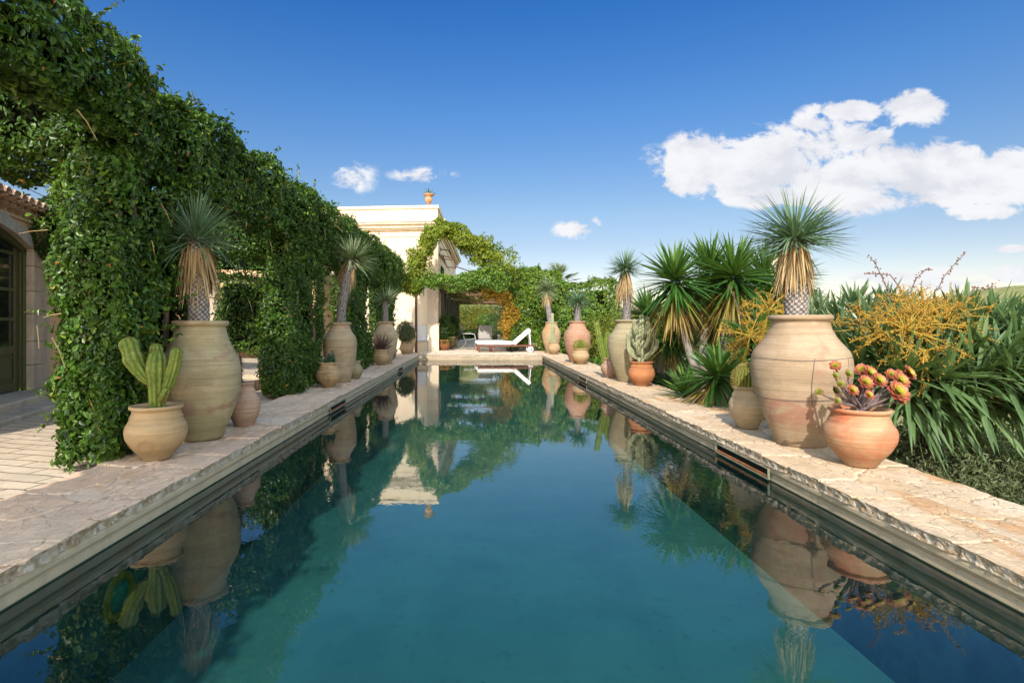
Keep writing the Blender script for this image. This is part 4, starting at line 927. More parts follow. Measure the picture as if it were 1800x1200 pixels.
def big_hedge():
    root = thing('ivy_hedge', 'tall green climber mass right of the terrace behind the lounger', 'hedge', (2.6, 22.6, 0)); off = np.array([2.6, 22.6, 0]); mats = [M['core'], M['leaf_green'], M['leaf_vine']]
    mb = MB(); leafy_box(mb, 1.25, 3.4, 22.0, 23.4, 0, 3.1, 1000, .085, amp=.2, seed=21, dead=.35, faces='xXyZ', ms=1.1)
    leafy_box(mb, .45, 2.6, 22.1, 23.2, 2.1, 3.3, 1000, .085, amp=.22, seed=22, dead=.35, faces='xXyzZ', ms=1.1)
    leafy_box(mb, 2.6, 5.4, 21.6, 23.2, -.6, 2.7, 700, .09, amp=.25, seed=24, dead=.3, faces='xXyZ', ms=1.0)
    mb.move(-off); mb.build('foliage', mats, root)
    mb = MB()
    for x in (1.6, 2.5, 3.0): tube(mb, [(x, 22.8, -.1), (x + .1, 22.7, .8), (x, 22.7, 1.8)], [.06, .05, .03], 8)
    mb.move(-off); mb.build('stem', M['bark'], root)
big_hedge()

# ================================================================== BUSHES AND TREES
def bush(name, label, cat, cx, cy, zb, rx, ry, rz, n, size, mats, group=None, lumps=7, asp=.5, seed=0, trunk=False, jit=.6, dead=0.0, hang=.3, stems=True):
    """lumps of leaves round a branching frame"""
    root = thing(name, label, cat, (cx, cy, zb), 0, group); lr = np.random.default_rng(seed + 100)
    cs = [np.array([0, 0, rz * .95])]; rs = [.62]
    for k in range(lumps):
        a = k * 2.4 + lr.uniform(-.4, .4); e = lr.uniform(-.25, .75); q = lr.uniform(.42, .72)
        cs.append(np.array([math.cos(a) * q * math.cos(e) * rx, math.sin(a) * q * math.cos(e) * ry, rz * (.95 + q * math.sin(e) * .95)])); rs.append(lr.uniform(.34, .52))
    mb = MB(); w = np.array(rs) ** 2; w /= w.sum()
    for c, q, ww in zip(cs, rs, w):
        k = int(n * ww); N = unit(lr.normal(0, 1, (k, 3))); s = np.array([rx, ry, rz]) * q
        d = 1 + .3 * fbm(N * 1.5 + c, 1.6, seed, 3) - .55 * lr.random(k) ** 2.2; P = c + N * s * d[:, None]
        thin = fbm(P, 2.2 / max(rx, .4), seed + 4, 2); kp = lr.random(k) < np.clip(1.1 + 1.4 * thin, .15, 1); P = P[kp]; N2 = N[kp]
        leaves(mb, P, N2, size, 0, asp, jit, hang, r=np.clip(rng.normal(.45, .22, len(P)) + .3 * fbm(P, 1.5, seed + 2, 2), 0, 1))
    mb.build('crown' if trunk else 'foliage', mats, root)
    tb = MB(); h0 = -.05
    if stems:
        for i, c in enumerate(cs): 
            th = .05 * rz if not trunk else .07 * rz
            P = [(0, 0, h0), (c[0] * .15, c[1] * .15, c[2] * .35), (c[0] * .6, c[1] * .6, c[2] * .75), tuple(c)]; tube(tb, P, [th, th * .8, th * .45, th * .15], 8)
        tb.build('trunk' if trunk else 'stem', M['bark_grey'] if trunk else M['bark'], root, smooth=True)
    return root
# right of the pool, from near to far
bush('olive_bush', 'fine-leaved grey-green olive bush below the right coping, nearest', 'bush', 4.85, 4.9, -1.2, 1.45, 1.55, .72, 42000, .042, M['leaf_olive'], 'olive bushes below the right coping', 10, .28, 1, jit=.9)
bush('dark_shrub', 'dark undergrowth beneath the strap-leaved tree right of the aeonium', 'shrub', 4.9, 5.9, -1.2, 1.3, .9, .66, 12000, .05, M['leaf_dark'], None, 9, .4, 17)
bush('olive_bush', 'grey-green olive bush under the strap-leaved tree at the right frame edge', 'bush', 7.2, 6.8, -1.7, 1.9, 1.8, .92, 24000, .06, M['leaf_olive'], 'olive bushes below the right coping', 9, .28, 2, jit=.9)
bush('olive_bush', 'low olive bush seen between the giant yucca trunks', 'bush', 5.2, 11.5, -1.6, 1.7, 1.5, 1.15, 9000, .075, M['leaf_olive'], 'olive bushes below the right coping', 7, .28, 3)
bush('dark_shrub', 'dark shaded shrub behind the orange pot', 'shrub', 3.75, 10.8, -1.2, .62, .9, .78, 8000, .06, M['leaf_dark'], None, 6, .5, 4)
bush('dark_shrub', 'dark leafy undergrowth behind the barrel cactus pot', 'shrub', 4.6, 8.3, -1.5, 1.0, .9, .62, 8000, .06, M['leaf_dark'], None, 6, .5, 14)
bush('light_shrub', 'pale green shrub filling the gap between the two giant yucca trunks', 'shrub', 5.6, 13.5, -1.4, 1.3, 1.0, 1.0, 9000, .07, M['leaf_olive'], None, 8, .4, 15)
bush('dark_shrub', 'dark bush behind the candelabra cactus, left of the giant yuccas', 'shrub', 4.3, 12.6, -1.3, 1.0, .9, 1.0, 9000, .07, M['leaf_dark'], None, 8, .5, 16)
bush('green_shrub', 'green shrub at the foot of the yellow bush beside the right coping', 'shrub', 3.75, 15.4, -1.0, .7, 1.2, .75, 7000, .065, M['leaf_green'], None, 6, .6, 5)
bush('yellow_bush', 'yellowish-green bush behind the pinkish jar', 'bush', 4.3, 18.0, -1.3, 1.1, 1.0, 1.72, 13000, .075, M['leaf_yellowbush'], 'yellow-green bushes right of the pool', 9, .5, 6)
bush('yellow_bush', 'taller yellow-green bush left of the giant yuccas', 'bush', 4.9, 16.2, -1.5, 1.0, 1.0, 1.75, 13000, .075, M['leaf_yellowbush'], 'yellow-green bushes right of the pool', 9, .5, 7)
bush('olive_tree', 'silvery olive tree rising over the yellow bush', 'tree', 6.3, 31, -1.6, 2.2, 2.0, 2.6, 13000, .11, M['leaf_olive'], 'olive trees beyond the garden', 10, .3, 8, True)
bush('olive_tree', 'dark olive tree top showing over the vine, left of the palm', 'tree', 3.0, 38, -1.6, 2.6, 2.2, 3.45, 12000, .13, M['leaf_olive'], 'olive trees beyond the garden', 10, .3, 9, True)
bush('olive_tree', 'small olive tree behind the second jar yucca', 'tree', 9.4, 36, -1.8, 2.0, 2.0, 2.55, 9000, .12, M['leaf_olive'], 'olive trees beyond the garden', 9, .3, 10, True)
# through the terrace: a low hedge, shrubs and the slope beyond
bush('garden_tree', 'light green feathery tree beyond the terrace, left of the high-back chair', 'tree', -.9, 50, -1.2, 3.0, 2.6, 2.6, 15000, .16, M['leaf_yellowbush'], 'trees beyond the terrace', 9, .4, 11, True)
bush('garden_tree', 'round green bush at the terrace end beside the orange vine', 'bush', 1.7, 44, -.5, 1.5, 1.4, 1.35, 8000, .13, M['leaf_green'], 'trees beyond the terrace', 7, .5, 12)
def lowhedge():
    root = thing('clipped_hedge', 'low clipped green hedge closing the far end of the terrace', 'hedge', (.2, 41.0, -.3)); mb = MB()
    leafy_box(mb, -2.2, 2.6, 40.6, 41.4, -.3, .62, 500, .10, amp=.08, seed=51, faces='xXyZ'); mb.move(-np.array([.2, 41.0, -.3])); mb.build('foliage', [M['core'], M['leaf_green'], M['leaf_vine']], root)
lowhedge()
for i, (x, y, s) in enumerate(((-8, 86, 2.6), (2, 92, 2.4), (8, 84, 2.2), (-16, 100, 2.8), (-4, 104, 2.5), (14, 98, 2.6), (22, 92, 2.4), (-1, 70, 1.9), (6, 66, 1.8), (30, 80, 2.4), (-11, 76, 2.0), (38, 95, 2.6))):
    labs = ['olive tree on the dry slope behind the terrace']
    bush('hill_tree', labs[0], 'tree', x, y, float(ground_z(x, y)) - .2, s * 1.1, s, s * .62, 2600, .3, M['leaf_olive'], 'scattered trees on the slope behind the terrace', 6, .4, 60 + i, True)

def sword_plant(name, label, cx, cy, zb, heads, trunks, mat, L, W, nl, group=None, old=40, droop=.25, lo=-35, cat='yucca', matold='yucca_old', trunkmat='bark_grey', wprof=None, fold=.3, flowers=False):
    root = thing(name, label, cat, (cx, cy, zb), 0, group)
    for (hx, hy, hz, sc, ax) in heads:
        h = np.array([hx - cx, hy - cy, hz - zb]); mb = MB(); D = cone_dirs(nl, lo, 86, ax); A = unit(np.array(ax, float))
        el = np.sum(D * A, 1); base = h + A * (el * .10 - .05)[:, None] * sc + D * .03
        rr = np.clip(.35 + .35 * el + rng.normal(0, .18, nl), 0, 1)
        ribbons(mb, base, D, L * sc * rng.uniform(.75, 1.08, nl) * (.85 + .15 * (1 - el ** 2)), W, droop * (1.1 - np.clip(el, 0, 1)) * rng.uniform(.4, 1.4, nl), 5, fold, r=rr, wprof=wprof if wprof is not None else np.array([.7, 1, 1, .85, .5, .03])); mb.build('leaf_rosette', M[mat], root)
        if old:
            mb = MB(); D = cone_dirs(old, -72, -28, ax); s = rng.random(old); base = h - A * (.06 + .26 * s)[:, None] * sc
            ribbons(mb, base, D, L * sc * rng.uniform(.6, .95, old), W * .9, .35 * rng.uniform(.6, 1.4, old), 4, fold, r=np.clip(s + rng.normal(0, .15, old), 0, 1)); mb.build('old_leaves', M[matold], root)
    tb = MB()
    for P, rads in trunks:
        P = np.array(P, float) - np.array([cx, cy, zb]); t = np.linspace(0, 1, len(P)); tt = np.linspace(0, 1, 16); C = np.stack([np.interp(tt, t, P[:, k]) for k in range(3)], 1)
        for _ in range(3): C[1:-1] = (C[:-2] + 2 * C[1:-1] + C[2:]) / 4
        tube(tb, C, np.interp(tt, [0, 1], rads) * (1 + .12 * vnoise(C, 9, 2)), 12)
    tb.build('trunk', M[trunkmat], root, smooth=True); return root
def hd(px, py, Y, sc=1, ax=(0, -.1, 1)): return (PX(px, Y), Y, PZ(py, Y), sc, ax)
GW = dict(mat='yucca_g', L=.74, W=.044, nl=230, old=130, droop=.22, lo=-32, group='giant green yuccas behind the right coping')
sword_plant('giant_yucca', 'giant yucca with straw lower leaves on a leaning pale trunk, left of the clump', 3.1, 8.6, -1.3, [hd(1186, 492, 8.6, .95, (-.1, -.15, 1))], [([(PX(1262, 8.6), 8.6, -1.3), (PX(1250, 8.6), 8.6, -.3), (PX(1205, 8.6), 8.6, .72), (PX(1188, 8.6), 8.6, 1.6)], (.075, .05))], **GW)
sword_plant('giant_yucca', 'giant yucca with the widest green head, in the middle of the clump', 3.9, 8.9, -1.3, [hd(1290, 486, 8.6, 1.08, (0, -.2, 1)), hd(1250, 478, 9.3, 1.0, (-.1, 0, 1)), hd(1262, 560, 9.6, .85, (-.2, -.2, 1)), hd(1325, 560, 9.3, .85, (.3, -.3, 1))], [([(PX(1272, 8.9), 8.9, -1.3), (PX(1270, 8.9), 8.9, .3), (PX(1284, 8.6), 8.6, 1.65)], (.09, .06)), ([(PX(1255, 9.2), 9.2, -1.3), (PX(1232, 9.2), 9.2, .5), (PX(1255, 9.3), 9.3, 1.8)], (.08, .05))], **GW)
sword_plant('giant_yucca', 'giant yucca with white blooms half behind the big upright yucca', 5.0, 9.6, -1.4, [hd(1345, 492, 9.4, 1.0, (.1, -.1, 1)), hd(1376, 520, 9.0, .8, (.3, -.1, 1)), hd(1390, 490, 9.8, .8, (.3, 0, 1))], [([(PX(1335, 9.5), 9.5, -1.4), (PX(1350, 9.5), 9.5, .4), (PX(1345, 9.4), 9.4, 1.7)], (.09, .06)), ([(PX(1340, 9.4), 9.4, .4), (PX(1372, 9), 9.0, 1.4)], (.07, .05))], **GW)
sword_plant('giant_yucca', 'shaded giant yucca head low behind the candelabra cactus', 3.9, 11.5, -1.3, [hd(1140, 556, 11.5, .95, (-.2, -.2, 1)), hd(1180, 590, 11.0, .8, (.2, -.2, 1)), hd(1215, 545, 10.8, .9, (0, -.2, 1))], [([(PX(1175, 11.3), 11.3, -1.3), (PX(1160, 11.4), 11.4, .3), (PX(1146, 11.5), 11.5, 1.1)], (.09, .06)), ([(PX(1185, 11.0), 11, -1.3), (PX(1182, 11), 11, .7)], (.07, .05))], **GW)
sword_plant('giant_yucca', 'shaded green yucca head below the clump beside the barrel cactus', 4.1, 7.6, -1.3, [hd(1330, 600, 7.8, .9, (0, -.3, 1)), hd(1262, 660, 7.2, .75, (.3, -.3, 1))], [([(PX(1320, 7.8), 7.8, -1.3), (PX(1330, 7.8), 7.8, .7)], (.08, .05)), ([(PX(1280, 7.3), 7.3, -1.3), (PX(1262, 7.2), 7.2, .25)], (.06, .05))], **dict(GW, nl=150, old=40))
sword_plant('young_yucca', 'young trunkless bright yucca sprouting beside the coping right of the orange pot', PX(1208, 8.0), 8.0, -.6, [hd(1207, 694, 8.0, .95, (-.05, -.15, 1))], [([(PX(1208, 8), 8, -.6), (PX(1207, 8), 8, -.02)], (.05, .045))], mat='yucca_g', L=.5, W=.036, nl=95, old=0, droop=.1, lo=5)
def bloom():
    root = thing('yucca_bloom', 'spike of cream white bell flowers rising from the yucca behind the big jar plant', 'flower', (PX(1362, 9.2), 9.2, PZ(500, 9.2))); mb = MB(); n = 900; h = rng.random(n)
    P = np.stack([rng.normal(0, .06, n), rng.normal(0, .06, n), h * .42], 1); P[:, :2] *= (1.3 - h)[:, None]; leaves(mb, P, unit(rng.normal(0, 1, (n, 3))), .045, 0, .7); mb.build('petals', M['white_flower'], root); s = MB(); tube(s, [(0, 0, -.1), (0, 0, .42)], [.012, .006], 6); s.build('stalk', M['bark_grey'], root)
bloom()
palm_h = [hd(985, 480, 24, 1, (0, -.2, 1))]
def palm():
    x, y, z = PX(982, 23.8), 23.8, PZ(500, 23.8); root = thing('fan_palm', 'grey-green fan palm head peeking over the vine hedge', 'palm', (x, y, -1)); mb = MB()
    for D in cone_dirs(26, -10, 80):
        c = D * rng.uniform(.45, .65); s = unit(np.cross(D, [0, 0, 1.0]) + rng.normal(0, .2, 3)); a = np.linspace(-1.3, 1.3, 17); F2 = D[None] * np.cos(a)[:, None] + s[None] * np.sin(a)[:, None]
        ribbons(mb, np.tile(c, (17, 1)) + np.array([0, 0, z + 1]), F2, .5, .04, .15, 3, .3, r=rng.random()); tube(mb, [np.array([0, 0, z + 1]), c + np.array([0, 0, z + 1])], [.012, .008], 5, r=.3)
    mb.build('crown', M['yucca_pale'], root); t = MB(); tube(t, [(0, 0, 0), (.05, 0, 1.2), (0, 0, z + 1)], [.13, .12, .11], 12); t.build('trunk', M['bark'], root)
palm()

# strap-leaved trees with orange fruiting sprays, right of the big jar
STW = np.array([.55, .9, 1.0, .95, .7, .04])
def strap_tree():
    hs = []; 
    spots = [(1540, 630, 5.3), (1580, 600, 5.5), (1640, 630, 5.1), (1590, 665, 4.9), (1650, 668, 4.8), (1700, 630, 5.0), (1715, 655, 4.8), (1760, 640, 4.8), (1790, 660, 4.7), (1560, 610, 5.8), (1700, 590, 5.8), (1760, 590, 5.9), (1820, 600, 5.6), (1680, 600, 5.5), (1740, 610, 5.3), (1690, 590, 5.4), (1740, 580, 5.3), (1790, 600, 5.0), (1640, 590, 5.6), (1830, 650, 4.6), (1560, 660, 5.1), (1800, 590, 5.6), (1850, 610, 5.0), (1515, 655, 5.3), (1598, 700, 5.0), (1655, 704, 5.0), (1722, 698, 4.9), (1790, 692, 4.8), (1690, 675, 5.2), (1760, 670, 5.2), (1840, 680, 4.8), (1490, 620, 5.9)]
    cx0, cy0 = PX(1660, 5.2), 5.2
    for px, py, Y in spots:
        a = ((px - 1660) / 150 + .25, -.35 + (Y - 5) * .25, .8 - (py - 600) / 170); hs.append(hd(px, py, Y, rng.uniform(.85, 1.1), a))
    tr = []; b = (PX(1605, 4.75), 4.75, -1.6); f = (PX(1640, 5.4), 5.4, -.02)
    tr.append(([b, (PX(1598, 4.75), 4.75, -.7), f], (.11, .085)))
    for h in hs: tr.append(([f, ((f[0] + h[0]) / 2, (f[1] + h[1]) / 2, (f[2] + h[2]) / 2 - .05), h[:3]], (.045, .028)))
    return sword_plant('dragon_tree', 'large strap-leaved tree arching over the coping right of the aeonium pot', b[0], b[1], -1.6, hs, tr, 'strap', .52, .036, 66, 'strap-leaved trees right of the pool', 0, .30, -12, 'tree', wprof=STW, trunkmat='bark_dark', fold=.28)
st1 = strap_tree()
def strap_tree2():
    hs = []
    for px, py, Y in ((1425, 575, 7.0), (1450, 560, 7.4), (1475, 565, 6.9), (1500, 545, 7.4), (1530, 560, 6.9), (1555, 550, 7.3), (1590, 555, 7.0), (1440, 600, 6.7), (1480, 600, 6.5), (1620, 555, 7.2), (1660, 560, 7.0), (1700, 550, 7.3), (1750, 545, 7.2), (1800, 545, 7.0), (1410, 545, 7.8), (1640, 575, 6.6), (1720, 565, 6.8), (1520, 590, 6.4)):
        py = py + (24 if px > 1590 else 6)
        hs.append(hd(px, py, Y, rng.uniform(.85, 1.1), (rng.normal(0, .25), rng.normal(-.1, .15), 1)))
    tr = []; b = (PX(1530, 7), 7.0, -1.7); f = (b[0], 7.0, -.1); tr.append(([b, f], (.17, .13)))
    for h in hs: tr.append(([f, ((f[0] + h[0]) / 2, (f[1] + h[1]) / 2, (f[2] + h[2]) / 2 - .1), h[:3]], (.075, .04)))
    sword_plant('dragon_tree', 'upright pale-bladed strap-leaved tree behind the wired jar', b[0], b[1], -1.7, hs, tr, 'strap2', .50, .042, 48, 'strap-leaved trees right of the pool', 0, .15, 12, 'tree', wprof=STW, trunkmat='bark', fold=.3)
strap_tree2()
def spray(label, px, py, Y, n, spread, L, seed, up=.3, group='orange fruiting sprays of the strap-leaved trees', squash=1.0):
    lr = np.random.default_rng(seed); o = np.array([PX(px, Y), Y, PZ(py, Y)]); root = thing('fruit_spray', label, 'fruit spray', tuple(o), 0, group); st = MB(); B = []; S = []
    tube(st, [(0, .25, -.45), (0, .1, -.2), (0, 0, 0)], [.016, .013, .011], 8)
    for i in range(n):
        D = unit(np.array([lr.normal(0, 1) * spread, lr.normal(-.15, .5), lr.normal(up, .55) * squash])); l = L * lr.uniform(.45, 1.1); m = D * l * .5; e = D * l + np.array([0, 0, -.12 * l])
        tube(st, [D * .0, m, e], [.0065, .0045, .002], 5, cap=False)
        for k in range(int(8 * l / .4) + 3):
            t = lr.uniform(.2, 1); p = m * (t * 2) if t < .5 else m + (e - m) * (t * 2 - 1); d2 = unit(D * .7 + lr.normal(0, .6, 3)); l2 = lr.uniform(.04, .13); tube(st, [p, p + d2 * l2], [.0025, .0012], 4, cap=False)
            for s in np.arange(.2, 1.05, .11): B.append(p + d2 * l2 * s + lr.normal(0, .006, 3))
    st.build('stalks', M['yellow_stem'], root); bb = MB(); octas(bb, np.array(B), lr.uniform(.0045, .008, len(B))); bb.build('berries', M['berry'], root, smooth=True)
spray('big spreading orange fruit spray in the middle of the strap leaves', 1592, 578, 4.9, 30, 1.0, .46, 1, .15)
spray('orange fruit spray leaning left over the wired jar shoulder', 1545, 585, 5.3, 26, 1.1, .5, 2, .1)
spray('orange fruit spray to the right, against the arching leaves', 1665, 560, 5.1, 22, 1.0, .36, 3, .2)
spray('small orange fruit spray near the upper horizon leaves', 1625, 535, 5.6, 24, .9, .34, 4, .2)
spray('orange fruit spray between the giant yucca and the wired jar', 1318, 590, 6.6, 22, .8, .40, 5, .1)
spray('wispy orange spray at the neck of the wired jar', 1352, 545, 6.9, 16, .7, .42, 6, .5)
spray('lowest orange spray hanging among dark strap leaves', 1625, 615, 4.8, 16, .9, .32, 7, -.4)
def tall_stalk(label, pts, Y):
    P = [(PX(a, Y), Y, PZ(b, Y)) for a, b in pts]; o = np.array(P[0]); root = thing('berry_stalk', label, 'berry stalk', tuple(o), 0, 'dark berry stalks against the sky'); P = np.array(P) - o; mb = MB(); tube(mb, P, np.linspace(.006, .003, len(P)), 6); mb.build('stalk', M['aeo_stem'], root)
    L = np.linspace(0, 1, len(P)); s = np.linspace(.2, 1, 20); Q = np.stack([np.interp(s, L, P[:, k]) for k in range(3)], 1) + rng.normal(0, .012, (20, 3)); bb = MB(); octas(bb, Q, rng.uniform(.007, .012, 20)); bb.build('berries', M['berry_dark'], root, smooth=True)
tall_stalk('leftmost dark berried stalk above the orange spray', [(1568, 530), (1552, 490), (1538, 462), (1529, 452)], 5.3)
tall_stalk('low dark stalk running left along the leaf tops', [(1585, 510), (1565, 483), (1540, 481), (1520, 481)], 5.35)
tall_stalk('middle short berried stalk between the two tall ones', [(1600, 515), (1610, 490), (1622, 478), (1634, 471)], 5.4)
tall_stalk('right tall dark berried stalk reaching highest', [(1648, 510), (1660, 485), (1680, 462), (1697, 445)], 5.2)
tall_stalk('right-hand dark stalk near the far hill', [(1700, 525), (1712, 505), (1735, 508), (1752, 497)], 5.3)
tall_stalk('leaning reddish stalk crossing the giant yucca', [(1305, 560), (1298, 545), (1290, 520), (1281, 503)], 6.6)

# ================================================================== BUILDINGS
def off_poly(pts, d):
    pts = np.array(pts, float); n = len(pts); out = []
    for i in range(n):
        a = unit(pts[i] - pts[i - 1]); b = unit(pts[(i + 1) % n] - pts[i]); na = np.array([a[1], -a[0]]); nb = np.array([b[1], -b[0]]); k = na + nb; k = k / (1 + np.dot(na, nb)); out.append(tuple(pts[i] + k * d))
    return out
def villa():
    A = (-1.54, 22.5); fp = [(-13, 23.5), A, (-1.32, 36), (-13, 36)]
    root = thing('villa', 'cream plastered flat-roofed villa with cornice and parapet at the far left of the terrace', 'building', (A[0], A[1], 0)); off = np.array([A[0], A[1], 0])
    def pr(name, mat, *parts):
        mb = MB()
        for d, z0, z1 in parts: prism(mb, off_poly(fp, d), z0, z1)
        mb.move(-off); return mb.build(name, mat, root)
    pr('wall', M['stucco'], (0, -.2, 4.52)); pr('plinth', M['stucco'], (.05, -.2, 1.03)); pr('plinth_ledge', M['trim'], (.075, 1.03, 1.07))
    pr('cornice', M['trim'], (.03, 4.52, 4.56), (.015, 4.56, 4.73), (.06, 4.73, 4.78), (.13, 4.78, 4.84), (.20, 4.84, 4.97), (.30, 4.97, 5.05), (.34, 5.05, 5.14))
    pr('parapet', M['stucco'], (.0, 5.14, 5.62)); pr('coping_slab', M['trim'], (.05, 5.62, 5.74))
    mb = MB(); u = unit(np.array([-13 - A[0], 1.0])); nn = np.array([u[1], -u[0]]) * -1
    p0 = np.array(A); w = .42; q = [p0 + np.array([.03, -.03]), p0 + np.array([.03, .35]), p0 + u * w + np.array([0, .35]), p0 + u * w + np.array([0, -.03])]
    # pilaster strips at the corner
    prism(mb, [tuple(q[3]), tuple(q[0]), tuple(q[1]), tuple(q[2])], 1.071, 4.515); mb.move(-off); mb.build('corner_pilaster', M['pilaster'], root)
    mb = MB(); box(mb, -1.50, -1.44, 24.0, 25.4, 2.9, 3.5); box(mb, -1.50, -1.43, 23.9, 25.5, 2.83, 2.9); mb.move(-off); mb.build('window', M['dark'], root)
    mb = MB(); box(mb, -1.48, -1.40, 23.0, 30.0, 3.85, 4.0); mb.move(-off); mb.build('string_course', M['trim'], root)
villa()
def urn(px, py_top, py_b, Y, label):
    z = PZ(py_b, Y); H = PZ(py_top, Y) - z; root = thing('stone_urn', label, 'urn', (PX(px, Y), Y, 5.742), 0, 'clay urns on the villa parapet'); s = H
    mb = MB(); pr = [(.0, 0), (.20, 0), (.20, .06), (.13, .10), (.10, .18), (.12, .24), (.22, .34), (.30, .5), (.29, .62), (.25, .72), (.27, .80), (.43, .90), (.47, .97), (.45, 1.0), (.38, .97), (.2, .93), (0, .93)]
    lathe(mb, [(r * s, z_ * s) for r, z_ in pr], 32); mb.build('bowl', M['clay_urn'], root, smooth=True)
    p = thing('agave', 'small agave in the ' + ('front' if px < 760 else 'rear') + ' parapet urn', 'agave', (PX(px, Y), Y, 5.742 + .93 * s), 0, 'agaves in the parapet urns'); mb = MB(); n = 26; D = cone_dirs(n, 15, 85); ribbons(mb, D * .02, D, .34 * rng.uniform(.7, 1.1, n), .045, .05, 3, .5); mb.build('foliage', M['strap2'], p)
urn(753.5, 339.5, 361, 22.75, 'clay urn on the front corner of the villa parapet')
urn(771.5, 373, 386, 27.5, 'smaller looking clay urn farther back on the parapet side')

def house():
    ang = math.atan2(.958, -.286); root = thing('house', 'apricot house with tiled eave and green arched door at the left edge', 'building', (-6.2, 7.4, 0), ang)
    # local x runs along the front away from the camera, local y runs into the house
    tj, cx_, hw = .86, -.34, 1.20
    def arch(t): return 2.09 + .24 * (1 - ((t - cx_) / hw) ** 2)
    mb = MB(); box(mb, cx_ + hw + .30, 6.0, 0, .4, -.1, 2.60); box(mb, -4, cx_ - hw - .30, 0, .4, -.1, 2.60); box(mb, -4, -3.6, .4, 5, -.1, 2.6)
    ts = np.linspace(cx_ - hw - .3, cx_ + hw + .3, 31)
    for a, b in zip(ts[:-1], ts[1:]):
        za = arch(max(cx_ - hw, min(cx_ + hw, a))) + .15; zb = arch(max(cx_ - hw, min(cx_ + hw, b))) + .15
        mb.add([(a, 0, za), (b, 0, zb), (b, 0, 2.6), (a, 0, 2.6), (a, .4, za), (b, .4, zb), (b, .4, 2.6), (a, .4, 2.6)], np.array([(0, 1, 2, 3), (5, 4, 7, 6), (0, 4, 5, 1)]))
    mb.build('wall', M['stucco_o'], root)
    s = MB(); y0 = -.035
    n = 13; ts = np.linspace(cx_ - hw, cx_ + hw, n + 1)
    for i in range(n):   # voussoirs
        a, b = ts[i] + .004, ts[i + 1] - .004; k = 4; q = np.linspace(a, b, k)
        for u0, u1 in zip(q[:-1], q[1:]):
            s.add([(u0, y0, arch(u0)), (u1, y0, arch(u1)), (u1, y0, arch(u1) + .17), (u0, y0, arch(u0) + .17), (u0, .3, arch(u0)), (u1, .3, arch(u1))], np.array([(0, 1, 2, 3), (0, 4, 5, 1)]), 0, rng.random())
        s.add([(a, y0, arch(a)), (a, y0, arch(a) + .17), (a, .0, arch(a) + .17), (a, .0, arch(a))], np.array([(0, 1, 2, 3)]))
        s.add([(a, y0, arch(a) + .17), (b, y0, arch(b) + .17), (b, .01, arch(b) + .17), (a, .01, arch(a) + .17)], np.array([(0, 1, 2, 3)]))
    for sx in (1, -1):
        z = .07
        hs = [.36, .34, .4, .33, .36, .26]
        for h in hs:
            z1 = min(z + h, 2.085); e0, e1 = cx_ + sx * hw, cx_ + sx * (hw + .36); box(s, min(e0, e1), max(e0, e1), y0, .3, z, z1 - .006, bev=.008); z = z1
        box(s, min(cx_ + sx * (hw + .37), cx_ + sx * (hw + .62)), max(cx_ + sx * (hw + .37), cx_ + sx * (hw + .62)), -.012, .2, .07, 2.3)
    s.build('door_surround', M['stone'], root)
    st = MB(); box(st, -3, 6, -.42, .25, -.12, .07, bev=.02); box(st, -3, 6, -.75, -.42, -.2, -.01, bev=.02); st.build('step', M['stone'], root)
    d = thing('x', None, None); bpy.data.objects.remove(d)
    dm = MB(); yy = .05
    for t in np.linspace(cx_ - hw, cx_ + hw, 25)[:-1]:   # frame head follows the arch
        u = t + 2 * hw / 24; dm.add([(t, yy, arch(t) - .09), (u, yy, arch(u) - .09), (u, yy, arch(u)), (t, yy, arch(t)), (t, yy + .06, arch(t) - .09), (u, yy + .06, arch(u) - .09)], np.array([(0, 1, 2, 3), (0, 4, 5, 1)]))
    e = cx_ + hw
    box(dm, e - .07, e, yy, yy + .08, .07, 2.12, bev=.006); box(dm, e - .13, e - .075, yy + .02, yy + .08, .07, 2.1, bev=.006); box(dm, cx_ - hw, cx_ - hw + .07, yy, yy + .08, .07, 2.12)
    for lx0, lx1 in ((e - .13 - 1.0, e - .135), (cx_ - hw + .075, e - .13 - 1.01)):
        for a, b in ((lx0, lx0 + .10), (lx1 - .10, lx1)): box(dm, a, b, yy + .045, yy + .09, .085, 2.15, bev=.006)
        for z in (.09, .60, 1.06, 1.47, 1.98): box(dm, lx0 + .1, lx1 - .1, yy + .046, yy + .088, z, z + (.11 if z in (.09, .6) else .045), bev=.006)
        box(dm, lx0 + .1, lx1 - .1, yy + .07, yy + .085, .2, .6); box(dm, lx0 + .17, lx1 - .17, yy + .052, yy + .071, .26, .55, bev=.012)
    door = dm.build('door', M['door'], root)
    g = MB(); box(g, cx_ - hw + .1, e - .14, yy + .066, yy + .072, .7, 2.2); g.build('glass', M['glass'], door)
    g = MB(); box(g, cx_ - hw, e, .34, .38, .07, 2.4); g.build('doorway', M['dark'], root)
    # eave: two scalloped courses of half round tiles, then the roof itself
    r = MB(); P = .21; k = 0
    for t in np.arange(-4.1, 6, P):
        for (yo, z, r_, ln, up, over) in ((-.24, 2.66, .085, 2.8, 1, 0), (-.11, 2.56, .08, .3, 1, 1)):
            a = np.linspace(0, np.pi, 9); ys = np.array([yo, yo + ln]); zs = np.array([z, z + ln * .26 * (1 if ln > 1 else 0)])
            for w_, (rr, sh) in enumerate(((r_, 0), (r_ - .014, 0))):
                V = np.array([[(t + rr * math.cos(x), y_, z_ + rr * math.sin(x)) for x in a] for y_, z_ in zip(ys, zs)]); r.add(V.reshape(-1, 3), grid_faces(2, 9))
            ring = [(t + q * math.cos(x), yo, z + q * math.sin(x)) for q in (r_, r_ - .014) for x in a]; r.add(ring, np.array([(i, i + 1, 10 + i, 9 + i) for i in range(8)]))
